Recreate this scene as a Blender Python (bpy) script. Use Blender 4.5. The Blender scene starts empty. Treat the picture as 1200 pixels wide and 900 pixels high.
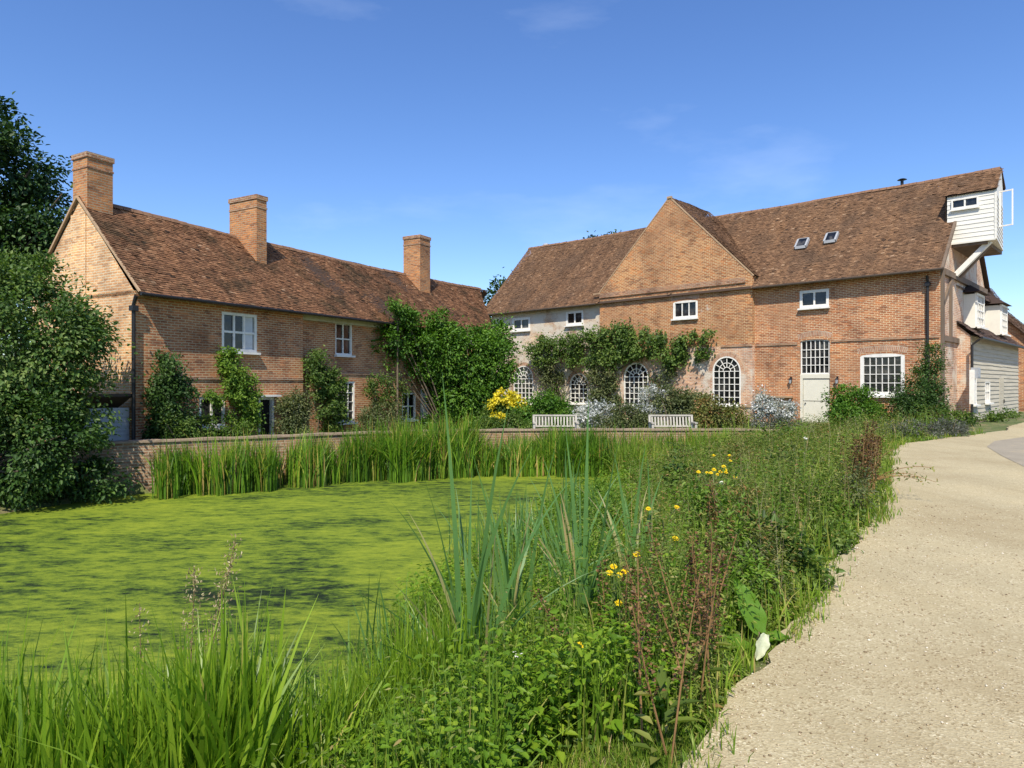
import bpy, math, random
import numpy as np
from mathutils import Vector, Matrix

# ------------------------------------------------------------------ camera, sky, sun
scene = bpy.context.scene
COL = scene.collection
cd = bpy.data.cameras.new("camera")
cam = bpy.data.objects.new("camera", cd)
COL.objects.link(cam)
cam.location = (0, 0, 1.6)
cam.rotation_euler = (math.radians(90), 0, 0)
cd.sensor_width = 36
cd.lens = 24.0
cd.clip_start = 0.05
cd.clip_end = 6000
scene.camera = cam

SUN_EL = math.radians(51)
SUN_DIR = Vector((-0.14, -0.99, 0)).normalized() * math.cos(SUN_EL) + Vector((0, 0, math.sin(SUN_EL)))
ld = bpy.data.lights.new("sun", 'SUN')
ld.energy = 4.6
ld.angle = math.radians(0.53)
ld.color = (1.0, 0.93, 0.80)
sun = bpy.data.objects.new("sun", ld)
COL.objects.link(sun)
sun.rotation_euler = SUN_DIR.to_track_quat('Z', 'Y').to_euler()

w = bpy.data.worlds.new("World")
scene.world = w
w.use_nodes = True
nt = w.node_tree
nt.nodes.clear()
out = nt.nodes.new('ShaderNodeOutputWorld')
bg = nt.nodes.new('ShaderNodeBackground')
sky = nt.nodes.new('ShaderNodeTexSky')
sky.sky_type = 'NISHITA'
sky.sun_disc = False
sky.sun_elevation = SUN_EL
sky.sun_rotation = math.radians(188)
sky.altitude = 0
sky.air_density = 1.0
sky.dust_density = 0.4
sky.ozone_density = 5.0
tc = nt.nodes.new('ShaderNodeTexCoord')
mp = nt.nodes.new('ShaderNodeMapping')
mp.inputs['Scale'].default_value = (1.6, 3.0, 5.5)
mp.inputs['Rotation'].default_value = (0.2, 0.5, 0.3)
nz = nt.nodes.new('ShaderNodeTexNoise')
nz.inputs['Scale'].default_value = 1.6
nz.inputs['Detail'].default_value = 7
nz.inputs['Roughness'].default_value = 0.55
rp = nt.nodes.new('ShaderNodeValToRGB')
rp.color_ramp.elements[0].position = 0.60
rp.color_ramp.elements[0].color = (0, 0, 0, 1)
rp.color_ramp.elements[1].position = 0.85
rp.color_ramp.elements[1].color = (0.13, 0.13, 0.13, 1)
mx = nt.nodes.new('ShaderNodeMix')
mx.data_type = 'RGBA'
mx.inputs['B'].default_value = (7.2, 7.8, 8.6, 1)
nt.links.new(tc.outputs['Generated'], mp.inputs['Vector'])
nt.links.new(mp.outputs['Vector'], nz.inputs['Vector'])
nt.links.new(nz.outputs['Fac'], rp.inputs['Fac'])
nt.links.new(rp.outputs['Color'], mx.inputs['Factor'])
hs = nt.nodes.new('ShaderNodeHueSaturation')
hs.inputs['Saturation'].default_value = 1.14
hs.inputs['Hue'].default_value = 0.509
hs.inputs['Value'].default_value = 1.0
nt.links.new(sky.outputs['Color'], hs.inputs['Color'])
nt.links.new(hs.outputs['Color'], mx.inputs['A'])
nt.links.new(mx.outputs['Result'], bg.inputs['Color'])
bg.inputs['Strength'].default_value = 0.15
nt.links.new(bg.outputs['Background'], out.inputs['Surface'])

scene.view_settings.view_transform = 'Standard'
scene.view_settings.look = 'None'
scene.view_settings.exposure = 0.40
scene.view_settings.gamma = 1.0
scene.view_settings.use_curve_mapping = False

R = np.random.default_rng(7)


# ------------------------------------------------------------------ helpers: objects
def tag(o, label=None, cat=None, group=None, kind=None):
    if label: o['label'] = label
    if cat: o['category'] = cat
    if group: o['group'] = group
    if kind: o['kind'] = kind
    return o


def empty(name, loc=(0, 0, 0), rz=0.0, label=None, cat=None, group=None):
    o = bpy.data.objects.new(name, None)
    o.empty_display_size = 0.2
    COL.objects.link(o)
    o.location = loc
    o.rotation_euler = (0, 0, rz)
    return tag(o, label, cat, group)


def np_obj(name, V, F, mat, parent=None, tint=None, smooth=False, uv=None):
    """V (n,3), F (m,k) equal-size faces"""
    V = np.asarray(V, np.float32)
    F = np.asarray(F, np.int32)
    me = bpy.data.meshes.new(name)
    m, k = F.shape
    me.vertices.add(len(V))
    me.vertices.foreach_set('co', V.ravel())
    me.loops.add(m * k)
    me.loops.foreach_set('vertex_index', F.ravel())
    me.polygons.add(m)
    me.polygons.foreach_set('loop_start', np.arange(0, m * k, k, dtype=np.int32))
    me.update(calc_edges=True)
    if smooth:
        me.polygons.foreach_set('use_smooth', np.ones(m, bool))
    if tint is not None:
        a = me.attributes.new('tint', 'FLOAT', 'FACE')
        a.data.foreach_set('value', np.asarray(tint, np.float32))
    if uv is not None:
        l = me.uv_layers.new(name='uv')
        l.data.foreach_set('uv', np.asarray(uv, np.float32).ravel())
    me.materials.append(mat)
    o = bpy.data.objects.new(name, me)
    COL.objects.link(o)
    if parent: o.parent = parent
    return o


class MB:
    """collects polygons, with metre UVs chosen from the dominant normal of each face"""
    def __init__(self):
        self.v, self.f, self.uv = [], [], []

    def face(self, pts, uvs=None):
        b = len(self.v)
        self.v += [tuple(p) for p in pts]
        self.f.append(tuple(range(b, b + len(pts))))
        if uvs is None:
            a, c, d = Vector(pts[0]), Vector(pts[1]), Vector(pts[2])
            n = (c - a).cross(d - a)
            ax = max(range(3), key=lambda i: abs(n[i]))
            ij = {0: (1, 2), 1: (0, 2), 2: (0, 1)}[ax]
            uvs = [(p[ij[0]], p[ij[1]]) for p in pts]
        self.uv += uvs

    def box(self, x0, x1, y0, y1, z0, z1):
        p = [(x, y, z) for z in (z0, z1) for y in (y0, y1) for x in (x0, x1)]
        for q in ((0, 2, 3, 1), (4, 5, 7, 6), (0, 1, 5, 4), (2, 6, 7, 3), (0, 4, 6, 2), (1, 3, 7, 5)):
            self.face([p[i] for i in q])

    def bar(self, a, b, wx, wy, up=(0, 0, 1)):
        a, b = Vector(a), Vector(b)
        d = (b - a).normalized()
        s = d.cross(Vector(up))
        if s.length < 1e-4: s = d.cross(Vector((1, 0, 0)))
        s.normalize()
        t = s.cross(d).normalized()
        c = []
        for e in (a, b):
            for i, j in ((-1, -1), (1, -1), (1, 1), (-1, 1)):
                c.append(e + s * (i * wx / 2) + t * (j * wy / 2))
        L = (b - a).length
        for q in ((0, 3, 2, 1), (4, 5, 6, 7)):
            self.face([c[i] for i in q])
        for i in range(4):
            j = (i + 1) % 4
            self.face([c[i], c[j], c[4 + j], c[4 + i]], [(0, i * wx), (0, (i + 1) * wx), (L, (i + 1) * wx), (L, i * wx)])

    def tube(self, pts, rad, n=8):
        pts = [Vector(p) for p in pts]
        if not hasattr(rad, '__len__'): rad = [rad] * len(pts)
        rings = []
        for i, p in enumerate(pts):
            d = (pts[min(i + 1, len(pts) - 1)] - pts[max(i - 1, 0)]).normalized()
            s = d.cross(Vector((0.31, 0.2, 0.93)))
            if s.length < 1e-3: s = d.cross(Vector((1, 0, 0)))
            s.normalize()
            t = d.cross(s)
            rings.append([p + (s * math.cos(2 * math.pi * k / n) + t * math.sin(2 * math.pi * k / n)) * rad[i] for k in range(n)])
        for a, b in zip(rings, rings[1:]):
            for k in range(n):
                j = (k + 1) % n
                self.face([a[k], a[j], b[j], b[k]])
        self.face(rings[0][::-1])
        self.face(rings[-1])

    def build(self, name, mat, parent=None, smooth=False, bevel=0.0):
        me = bpy.data.meshes.new(name)
        me.from_pydata(self.v, [], self.f)
        l = me.uv_layers.new(name='uv')
        l.data.foreach_set('uv', np.asarray(self.uv, np.float32).ravel())
        me.materials.append(mat)
        if smooth: me.polygons.foreach_set('use_smooth', np.ones(len(me.polygons), bool))
        o = bpy.data.objects.new(name, me)
        COL.objects.link(o)
        if parent: o.parent = parent
        return o


def copy_tree(o, parent=None):
    c = o.copy()
    COL.objects.link(c)
    c.parent = parent
    for ch in list(o.children): copy_tree(ch, c)
    return c


# ------------------------------------------------------------------ materials
def new_mat(name):
    m = bpy.data.materials.new(name)
    m.use_nodes = True
    t = m.node_tree
    b = t.nodes['Principled BSDF']
    return m, t, b


def N(t, kind, **kw):
    n = t.nodes.new(kind)
    for k, v in kw.items(): setattr(n, k, v)
    return n


def ramp(t, fac, stops):
    r = N(t, 'ShaderNodeValToRGB')
    e = r.color_ramp.elements
    while len(e) < len(stops): e.new(0.5)
    for el, (p, c) in zip(e, stops):
        el.position = p
        el.color = c if len(c) == 4 else (*c, 1)
    t.links.new(fac, r.inputs['Fac'])
    return r.outputs['Color']


def noise(t, vec, scale, detail=4, rough=0.55):
    n = N(t, 'ShaderNodeTexNoise')
    n.inputs['Scale'].default_value = scale
    n.inputs['Detail'].default_value = detail
    n.inputs['Roughness'].default_value = rough
    if vec is not None: t.links.new(vec, n.inputs['Vector'])
    return n.outputs['Fac']


def mix(t, fac, a, b, mode='MIX'):
    m = N(t, 'ShaderNodeMix', data_type='RGBA', blend_type=mode)
    for s, v in (('Factor', fac), ('A', a), ('B', b)):
        if isinstance(v, (int, float)): m.inputs[s].default_value = v
        elif isinstance(v, tuple): m.inputs[s].default_value = (*v, 1) if len(v) == 3 else v
        else: t.links.new(v, m.inputs[s])
    return m.outputs['Result']


def math_n(t, op, a, b=0.0):
    m = N(t, 'ShaderNodeMath', operation=op)
    for i, v in enumerate((a, b)):
        if isinstance(v, (int, float)): m.inputs[i].default_value = v
        else: t.links.new(v, m.inputs[i])
    return m.outputs[0]


def bump(t, b, h, strength, dist=0.02):
    n = N(t, 'ShaderNodeBump')
    n.inputs['Strength'].default_value = strength
    n.inputs['Distance'].default_value = dist
    t.links.new(h, n.inputs['Height'])
    t.links.new(n.outputs['Normal'], b.inputs['Normal'])


def uvvec(t):
    return N(t, 'ShaderNodeTexCoord').outputs['UV']


def objvec(t):
    return N(t, 'ShaderNodeTexCoord').outputs['Object']


def brick_mat(name, c1, c2, dark, mortar, wash=None, wash_lo=0.5, wash_hi=0.6, low_white=0.0, rot=False):
    m, t, b = new_mat(name)
    vec = uvvec(t)
    nv = N(t, 'ShaderNodeTexNoise')
    nv.inputs['Scale'].default_value = 1.1
    t.links.new(vec, nv.inputs['Vector'])
    dv = N(t, 'ShaderNodeVectorMath', operation='MULTIPLY_ADD')
    t.links.new(nv.outputs['Color'], dv.inputs[0])
    dv.inputs[1].default_value = (0.05, 0.05, 0)
    t.links.new(vec, dv.inputs[2])
    br = N(t, 'ShaderNodeTexBrick')
    br.inputs['Scale'].default_value = 1.0
    br.inputs['Brick Width'].default_value = 0.235 if not rot else 0.075
    br.inputs['Row Height'].default_value = 0.078 if not rot else 0.235
    br.inputs['Mortar Size'].default_value = 0.015
    br.inputs['Mortar Smooth'].default_value = 0.2
    br.inputs['Bias'].default_value = 0.0
    br.inputs['Color1'].default_value = (*c1, 1)
    br.inputs['Color2'].default_value = (*c2, 1)
    br.inputs['Mortar'].default_value = (*mortar, 1)
    t.links.new(dv.outputs[0], br.inputs['Vector'])
    col = br.outputs['Color']
    # single dark and pale bricks
    sp = N(t, 'ShaderNodeMapping')
    sp.inputs['Scale'].default_value = (4.25, 12.8, 1) if not rot else (12.8, 4.25, 1)
    t.links.new(vec, sp.inputs['Vector'])
    wn = N(t, 'ShaderNodeTexVoronoi')
    wn.inputs['Scale'].default_value = 1.0
    t.links.new(sp.outputs['Vector'], wn.inputs['Vector'])
    sepc = N(t, 'ShaderNodeSeparateColor')
    t.links.new(wn.outputs['Color'], sepc.inputs['Color'])
    col = mix(t, ramp(t, sepc.outputs[0], [(0.80, (0, 0, 0)), (0.92, (0.50, 0.50, 0.50))]), col, dark)
    col = mix(t, ramp(t, sepc.outputs[1], [(0.80, (0, 0, 0)), (0.95, (0.55, 0.55, 0.55))]), col, tuple(min(1, c * 1.35) for c in c2))
    # large scale weathering
    n1 = noise(t, vec, 0.55, 6, 0.6)
    col = mix(t, 1.0, col, ramp(t, n1, [(0.32, (0.58, 0.54, 0.52)), (0.5, (1, 1, 1)), (0.68, (1.22, 1.17, 1.05))]), 'MULTIPLY')
    n6 = noise(t, vec, 0.33, 8, 0.7)
    col = mix(t, ramp(t, n6, [(0.50, (0, 0, 0)), (0.66, (0.55, 0.55, 0.55))]), col, (0.38, 0.195, 0.095))
    n7 = noise(t, vec, 1.5, 7, 0.7)
    col = mix(t, ramp(t, n7, [(0.56, (0, 0, 0)), (0.70, (0.5, 0.5, 0.5))]), col, tuple(c * 0.42 for c in c2))
    n2 = noise(t, vec, 2.6, 6, 0.65)
    col = mix(t, ramp(t, n2, [(0.55, (0, 0, 0)), (0.80, (0.40, 0.40, 0.40))]), col, tuple(c * 0.5 for c in c1))
    if wash is not None:
        n3 = noise(t, vec, 0.8, 8, 0.65)
        col = mix(t, ramp(t, n3, [(wash_lo, (0, 0, 0)), (wash_hi, (0.88, 0.88, 0.88))]), col, wash)
    t.links.new(col, b.inputs['Base Color'])
    b.inputs['Roughness'].default_value = 0.9
    h = mix(t, 0.35, br.outputs['Fac'], n2)
    inv = math_n(t, 'SUBTRACT', 1.0, h)
    bump(t, b, inv, 0.7, 0.015)
    return m


def tint_mat(name, stops, rough=0.8, extra=None, extra_scale=0.4, spec=0.3, b_scale=None):
    m, t, b = new_mat(name)
    a = N(t, 'ShaderNodeAttribute', attribute_name='tint')
    col = ramp(t, a.outputs['Fac'], stops)
    ov = objvec(t)
    if extra is not None:
        n = noise(t, ov, extra_scale, 7, 0.65)
        col = mix(t, ramp(t, n, [(0.50, (0, 0, 0)), (0.66, (0.8, 0.8, 0.8))]), col, extra)
    if extra is not None:
        n4 = noise(t, ov, extra_scale * 3.5, 8, 0.75)
        col = mix(t, ramp(t, n4, [(0.54, (0, 0, 0)), (0.68, (0.7, 0.7, 0.7))]), col, tuple(c * .75 for c in extra))
        mps = N(t, 'ShaderNodeMapping'); mps.inputs['Scale'].default_value = (2.4, .25, .25)
        t.links.new(ov, mps.inputs['Vector'])
        n5 = noise(t, mps.outputs['Vector'], 1.0, 5, .6)
        col = mix(t, 1.0, col, ramp(t, n5, [(0.35, (.80, .78, .76)), (0.5, (1, 1, 1)), (.65, (1.15, 1.12, 1.06))]), 'MULTIPLY')
    n2 = noise(t, ov, 9, 3)
    col = mix(t, 1.0, col, ramp(t, n2, [(0.3, (0.75, 0.75, 0.75)), (0.7, (1.2, 1.2, 1.2))]), 'MULTIPLY')
    t.links.new(col, b.inputs['Base Color'])
    b.inputs['Roughness'].default_value = rough
    b.inputs['Specular IOR Level'].default_value = spec
    if b_scale: bump(t, b, noise(t, ov, b_scale, 4), 0.5, 0.02)
    return m


def leaf_mat(name, stops, trans=0.32, rough=0.5, spec=0.3):
    m, t, b = new_mat(name)
    a = N(t, 'ShaderNodeAttribute', attribute_name='tint')
    col = ramp(t, a.outputs['Fac'], stops)
    n = noise(t, objvec(t), 1.2, 3)
    col = mix(t, 1.0, col, ramp(t, n, [(0.3, (0.8, 0.82, 0.8)), (0.7, (1.2, 1.15, 1.1))]), 'MULTIPLY')
    t.links.new(col, b.inputs['Base Color'])
    b.inputs['Roughness'].default_value = rough
    b.inputs['Specular IOR Level'].default_value = spec
    tr = N(t, 'ShaderNodeBsdfTranslucent')
    tc2 = mix(t, 1.0, col, (1.25, 1.35, 0.6), 'MULTIPLY')
    t.links.new(tc2, tr.inputs['Color'])
    ms = N(t, 'ShaderNodeMixShader')
    ms.inputs['Fac'].default_value = trans
    t.links.new(b.outputs[0], ms.inputs[1])
    t.links.new(tr.outputs[0], ms.inputs[2])
    t.links.new(ms.outputs[0], t.nodes['Material Output'].inputs['Surface'])
    return m


def plain_mat(name, col, rough=0.6, var=0.25, scale=6, spec=0.4, streak=False, bmp=0.0):
    m, t, b = new_mat(name)
    ov = objvec(t)
    if streak:
        mpn = N(t, 'ShaderNodeMapping')
        mpn.inputs['Scale'].default_value = (1, 1, 0.12) if streak == 'v' else (0.15, 0.15, 3)
        t.links.new(ov, mpn.inputs['Vector'])
        ov = mpn.outputs['Vector']
    n = noise(t, ov, scale, 6, 0.65)
    c = ramp(t, n, [(0.25, tuple(x * (1 - var) for x in col)), (0.5, col), (0.8, tuple(min(1, x * (1 + var * 0.5)) for x in col))])
    t.links.new(c, b.inputs['Base Color'])
    b.inputs['Roughness'].default_value = rough
    b.inputs['Specular IOR Level'].default_value = spec
    if bmp: bump(t, b, n, bmp, 0.02)
    return m


M = {}
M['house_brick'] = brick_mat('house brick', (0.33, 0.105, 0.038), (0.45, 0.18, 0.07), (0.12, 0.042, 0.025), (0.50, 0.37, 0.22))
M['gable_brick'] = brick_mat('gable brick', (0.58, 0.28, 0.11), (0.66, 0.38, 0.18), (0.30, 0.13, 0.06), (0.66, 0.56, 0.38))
M['mill_brick'] = brick_mat('mill brick', (0.31, 0.088, 0.030), (0.42, 0.155, 0.055), (0.12, 0.042, 0.022), (0.60, 0.46, 0.29))
M['mill_gable_brick'] = brick_mat('mill gable brick', (0.29, 0.085, 0.026), (0.40, 0.15, 0.048), (0.11, 0.04, 0.02), (0.60, 0.46, 0.26), wash=(0.50, 0.44, 0.35), wash_lo=0.66, wash_hi=0.72)
M['wash_brick'] = brick_mat('limewashed brick', (0.45, 0.24, 0.14), (0.55, 0.42, 0.28), (0.22, 0.10, 0.06), (0.62, 0.54, 0.42), wash=(0.62, 0.56, 0.46), wash_lo=0.42, wash_hi=0.53)
M['low_brick'] = brick_mat('lower middle brick', (0.44, 0.20, 0.12), (0.52, 0.30, 0.18), (0.22, 0.09, 0.05), (0.60, 0.52, 0.40), wash=(0.60, 0.53, 0.43), wash_lo=0.50, wash_hi=0.60)
M['chimney_brick'] = brick_mat('chimney brick', (0.36, 0.120, 0.038), (0.46, 0.20, 0.068), (0.09, 0.04, 0.025), (0.36, 0.27, 0.17))
M['soldier_brick'] = brick_mat('soldier brick', (0.40, 0.17, 0.09), (0.48, 0.26, 0.15), (0.22, 0.09, 0.05), (0.55, 0.46, 0.34), rot=True)
M['pond_brick'] = brick_mat('pond wall brick', (0.25, 0.125, 0.070), (0.34, 0.20, 0.12), (0.09, 0.06, 0.04), (0.38, 0.31, 0.22), wash=(0.44, 0.38, 0.29), wash_lo=0.60, wash_hi=0.72)
M['band_brick'] = brick_mat('band brick', (0.27, 0.11, 0.055), (0.36, 0.18, 0.095), (0.11, 0.05, 0.035), (0.40, 0.32, 0.22))
M['house_tile'] = tint_mat('house roof tile', [(0.0, (0.050, 0.028, 0.017)), (0.3, (0.175, 0.082, 0.040)), (0.6, (0.285, 0.138, 0.068)), (0.8, (0.37, 0.195, 0.10)), (1, (0.47, 0.29, 0.17))], extra=(0.050, 0.040, 0.020), extra_scale=0.75)
M['mill_tile'] = tint_mat('mill roof tile', [(0.0, (0.055, 0.033, 0.021)), (0.3, (0.150, 0.080, 0.042)), (0.6, (0.225, 0.124, 0.066)), (0.8, (0.29, 0.168, 0.092)), (1, (0.40, 0.26, 0.16))], extra=(0.125, 0.075, 0.045), extra_scale=0.5)
M['old_tile'] = tint_mat('dark roof tile', [(0.0, (0.06, 0.04, 0.03)), (0.5, (0.14, 0.085, 0.06)), (1, (0.24, 0.15, 0.10))])
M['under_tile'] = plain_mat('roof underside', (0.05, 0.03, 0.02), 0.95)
M['white_paint'] = plain_mat('white paint', (0.76, 0.73, 0.66), 0.55, 0.22, 5)
M['cream_paint'] = plain_mat('cream paint', (0.68, 0.64, 0.52), 0.5, 0.10, 4)
M['white_board'] = plain_mat('white weatherboard paint', (0.72, 0.69, 0.61), 0.6, 0.25, 3, streak='h')
M['render'] = plain_mat('white render', (0.74, 0.70, 0.60), 0.85, 0.12, 2, bmp=0.2)
M['grey_board'] = plain_mat('weathered board', (0.47, 0.425, 0.33), 0.85, 0.35, 3, streak='h', bmp=0.3)
M['shed_board'] = plain_mat('shed board', (0.40, 0.40, 0.38), 0.85, 0.3, 3, streak='h')
M['black_metal'] = plain_mat('black iron', (0.018, 0.017, 0.017), 0.45, 0.3, 8)
M['dark_wood'] = plain_mat('dark timber', (0.07, 0.05, 0.035), 0.85, 0.4, 4, streak='v')
M['old_timber'] = plain_mat('old timber', (0.16, 0.115, 0.08), 0.9, 0.45, 3, streak='v', bmp=0.4)
M['bench_wood'] = plain_mat('silvered teak', (0.42, 0.39, 0.33), 0.8, 0.25, 5, bmp=0.2)
M['stone'] = plain_mat('weathered stone', (0.30, 0.22, 0.15), 0.9, 0.4, 3, bmp=0.4)
M['verge'] = plain_mat('verge mortar', (0.40, 0.27, 0.16), 0.9, 0.35, 5)
M['lead'] = plain_mat('lead flashing', (0.34, 0.35, 0.36), 0.5, 0.2, 5)
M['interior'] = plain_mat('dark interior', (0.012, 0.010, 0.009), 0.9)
M['bark'] = plain_mat('bark', (0.09, 0.07, 0.05), 0.95, 0.4, 7, bmp=0.6)
M['vine_stem'] = plain_mat('vine stem', (0.16, 0.12, 0.08), 0.95, 0.4, 7, bmp=0.6)
M['pane_reflection'] = plain_mat('pane_reflection', (0.55, 0.56, 0.56), 0.9, 0.2, 3)  # pale tone of the reflection painted on the upper house window

gm, gt, gb = new_mat('window glass')
gn = noise(gt, objvec(gt), 2.2, 3)
gt.links.new(ramp(gt, gn, [(0.42, (0.006, 0.007, 0.008)), (0.56, (0.022, 0.023, 0.025)), (0.68, (0.075, 0.070, 0.062))]), gb.inputs['Base Color'])
gb.inputs['Roughness'].default_value = 0.06
gb.inputs['Specular IOR Level'].default_value = 0.5
bump(gt, gb, noise(gt, objvec(gt), 3.5, 2), 0.08, 0.05)
M['glass'] = gm

M['ivy'] = leaf_mat('ivy leaf', [(0, (0.031, 0.081, 0.008)), (0.5, (0.072, 0.172, 0.016)), (1, (0.156, 0.287, 0.030))])
M['dark_leaf'] = leaf_mat('dark leaf', [(0, (0.018, 0.045, 0.010)), (0.5, (0.042, 0.095, 0.018)), (1, (0.10, 0.175, 0.035))], 0.26)
M['tree_leaf'] = leaf_mat('tree leaf', [(0, (0.034, 0.075, 0.016)), (0.5, (0.086, 0.160, 0.034)), (1, (0.196, 0.264, 0.075))], 0.32)
M['oak_leaf'] = leaf_mat('oak leaf', [(0, (0.012, 0.034, 0.008)), (0.6, (0.028, 0.070, 0.014)), (1, (0.07, 0.13, 0.025))], 0.2)
M['rose_leaf'] = leaf_mat('climber leaf', [(0, (0.035, 0.072, 0.012)), (0.5, (0.085, 0.155, 0.025)), (1, (0.19, 0.26, 0.055))], 0.35)
M['lime_leaf'] = leaf_mat('lime leaf', [(0, (0.065, 0.14, 0.015)), (0.5, (0.13, 0.24, 0.025)), (1, (0.24, 0.34, 0.05))], 0.4)
M['olive_leaf'] = leaf_mat('olive leaf', [(0, (0.04, 0.06, 0.02)), (0.5, (0.10, 0.13, 0.045)), (1, (0.20, 0.21, 0.09))], 0.3)
M['silver_leaf'] = leaf_mat('silver leaf', [(0, (0.24, 0.27, 0.25)), (0.5, (0.44, 0.46, 0.46)), (1, (0.66, 0.66, 0.68))], 0.2)
M['rust_leaf'] = leaf_mat('rusty leaf', [(0, (0.06, 0.08, 0.02)), (0.4, (0.14, 0.17, 0.04)), (0.75, (0.24, 0.20, 0.06)), (1, (0.28, 0.12, 0.05))], 0.3)
M['lavender_leaf'] = leaf_mat('lavender leaf', [(0, (0.05, 0.06, 0.045)), (0.6, (0.12, 0.135, 0.11)), (1, (0.20, 0.19, 0.18))], 0.2)
M['yellow_leaf'] = leaf_mat('yellow foliage', [(0, (0.40, 0.36, 0.02)), (0.5, (0.72, 0.60, 0.03)), (1, (0.85, 0.74, 0.08))], 0.3)
M['reed'] = leaf_mat('reed blade', [(0, (0.033, 0.073, 0.010)), (0.4, (0.090, 0.195, 0.018)), (0.8, (0.195, 0.354, 0.025)), (0.9, (0.330, 0.366, 0.050)), (1, (0.510, 0.342, 0.130))], 0.35)
M['fg_grass'] = leaf_mat('broad grass blade', [(0, (0.075, 0.155, 0.010)), (0.5, (0.175, 0.300, 0.018)), (0.86, (0.30, 0.42, 0.035)), (1, (0.50, 0.42, 0.13))], 0.42, 0.4, 0.5)
M['verge_grass'] = leaf_mat('verge grass', [(0, (0.072, 0.143, 0.012)), (0.5, (0.156, 0.264, 0.025)), (0.8, (0.276, 0.341, 0.050)), (1, (0.480, 0.363, 0.160))], 0.35)
M['cattail'] = leaf_mat('cattail blade', [(0, (0.055, 0.14, 0.030)), (0.6, (0.12, 0.245, 0.065)), (0.88, (0.20, 0.32, 0.10)), (1, (0.42, 0.32, 0.15))], 0.3, 0.45, 0.4)
M['nettle'] = leaf_mat('bank leaf', [(0, (0.062, 0.140, 0.010)), (0.5, (0.156, 0.286, 0.018)), (1, (0.312, 0.414, 0.035))], 0.42)
M['weed'] = leaf_mat('dull weed leaf', [(0, (0.066, 0.109, 0.018)), (0.5, (0.162, 0.224, 0.040)), (0.8, (0.288, 0.310, 0.080)), (1, (0.384, 0.253, 0.110))], 0.38)
M['dock'] = leaf_mat('dock seed', [(0, (0.055, 0.028, 0.010)), (0.6, (0.145, 0.078, 0.028)), (1, (0.27, 0.16, 0.07))], 0.1)
M['straw'] = leaf_mat('dry stalk', [(0, (0.22, 0.16, 0.08)), (0.6, (0.38, 0.30, 0.17)), (1, (0.52, 0.45, 0.28))], 0.2)
M['petal'] = leaf_mat('yellow petal', [(0, (0.75, 0.50, 0.01)), (1, (0.88, 0.70, 0.02))], 0.25)
M['white_petal'] = leaf_mat('white petal', [(0, (0.72, 0.70, 0.70)), (1, (0.85, 0.84, 0.82))], 0.25)
M['burdock'] = leaf_mat('burdock leaf', [(0, (0.10, 0.22, 0.02)), (1, (0.17, 0.33, 0.035))], 0.4)
M['pale_leaf'] = leaf_mat('pale leaf underside', [(0, (0.42, 0.47, 0.32)), (1, (0.55, 0.58, 0.43))], 0.15)


# ------------------------------------------------------------------ terrain
def seg_dist(P, poly, closed=False):
    P = np.asarray(P, float)
    d = np.full(len(P), 1e9)
    n = len(poly)
    for i in range(n if closed else n - 1):
        a = np.array(poly[i], float)
        b = np.array(poly[(i + 1) % n], float)
        ab = b - a
        t = np.clip(((P - a) @ ab) / (ab @ ab), 0, 1)
        d = np.minimum(d, np.linalg.norm(P - (a + t[:, None] * ab), axis=1))
    return d


def inside(P, poly):
    P = np.asarray(P, float)
    c = np.zeros(len(P), bool)
    n = len(poly)
    for i in range(n):
        x0, y0 = poly[i]
        x1, y1 = poly[(i + 1) % n]
        cond = ((y0 > P[:, 1]) != (y1 > P[:, 1]))
        xi = (x1 - x0) * (P[:, 1] - y0) / ((y1 - y0) if y1 != y0 else 1e-9) + x0
        c ^= cond & (P[:, 0] < xi)
    return c


def sstep(x): x = np.clip(x, 0, 1); return x * x * (3 - 2 * x)


def vnoise(x, y, f, seed=0):
    x = x * f + seed * 17.3
    y = y * f - seed * 9.1
    return (np.sin(x * 1.7 + 1.3 * np.sin(y * 1.1)) + np.sin(y * 2.1 + 1.7 * np.sin(x * 0.8 + 2)) + np.sin((x + y) * 1.31 + seed)) / 3


WATER_Z = -1.30
WALL_LINE = [(-15.5, 15.2), (-12.5, 16.4), (-9.9, 17.9), (-7.4, 19.4), (-5.0, 21.0), (-2.0, 22.3), (2.0, 22.7), (7.4, 22.7), (10.0, 21.9)]
NEAR_EDGE = [(-15, 1.2), (-6, 0.9), (-3.4, 2.0), (-1.7, 3.5), (-1.1, 5), (-0.85, 7), (-0.35, 10), (0.5, 13), (1.8, 16), (3.3, 18.5), (4.8, 20.5), (6.0, 21.6), (7.0, 22.5)]
POND = [(-9.9, 17.9), (-11.2, 15.2), (-13.0, 12.5), (-15, 8)] + NEAR_EDGE + [(2.0, 22.7), (-2.0, 22.3), (-5.0, 21.0), (-7.4, 19.4)]
PATH_EDGE = [(0.1, -4), (0.22, 1.2), (0.72, 2.88), (1.20, 3.62), (1.62, 4.15), (2.36, 5.2), (2.74, 6.1), (3.6, 7.1), (4.55, 8.4), (5.2, 9.5), (6.6, 12), (8.7, 15.8), (10.6, 18.5), (13.6, 20.8), (17.0, 23.6), (19.5, 26.6), (25, 32.0), (42, 47)]
PATH = PATH_EDGE + [(75, 47), (75, -4)]
TERR = WALL_LINE + [(13, 22.0), (17.2, 26.5), (19.5, 28.6), (60, 60), (60, 90), (-60, 90), (-60, 15.2)]


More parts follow.
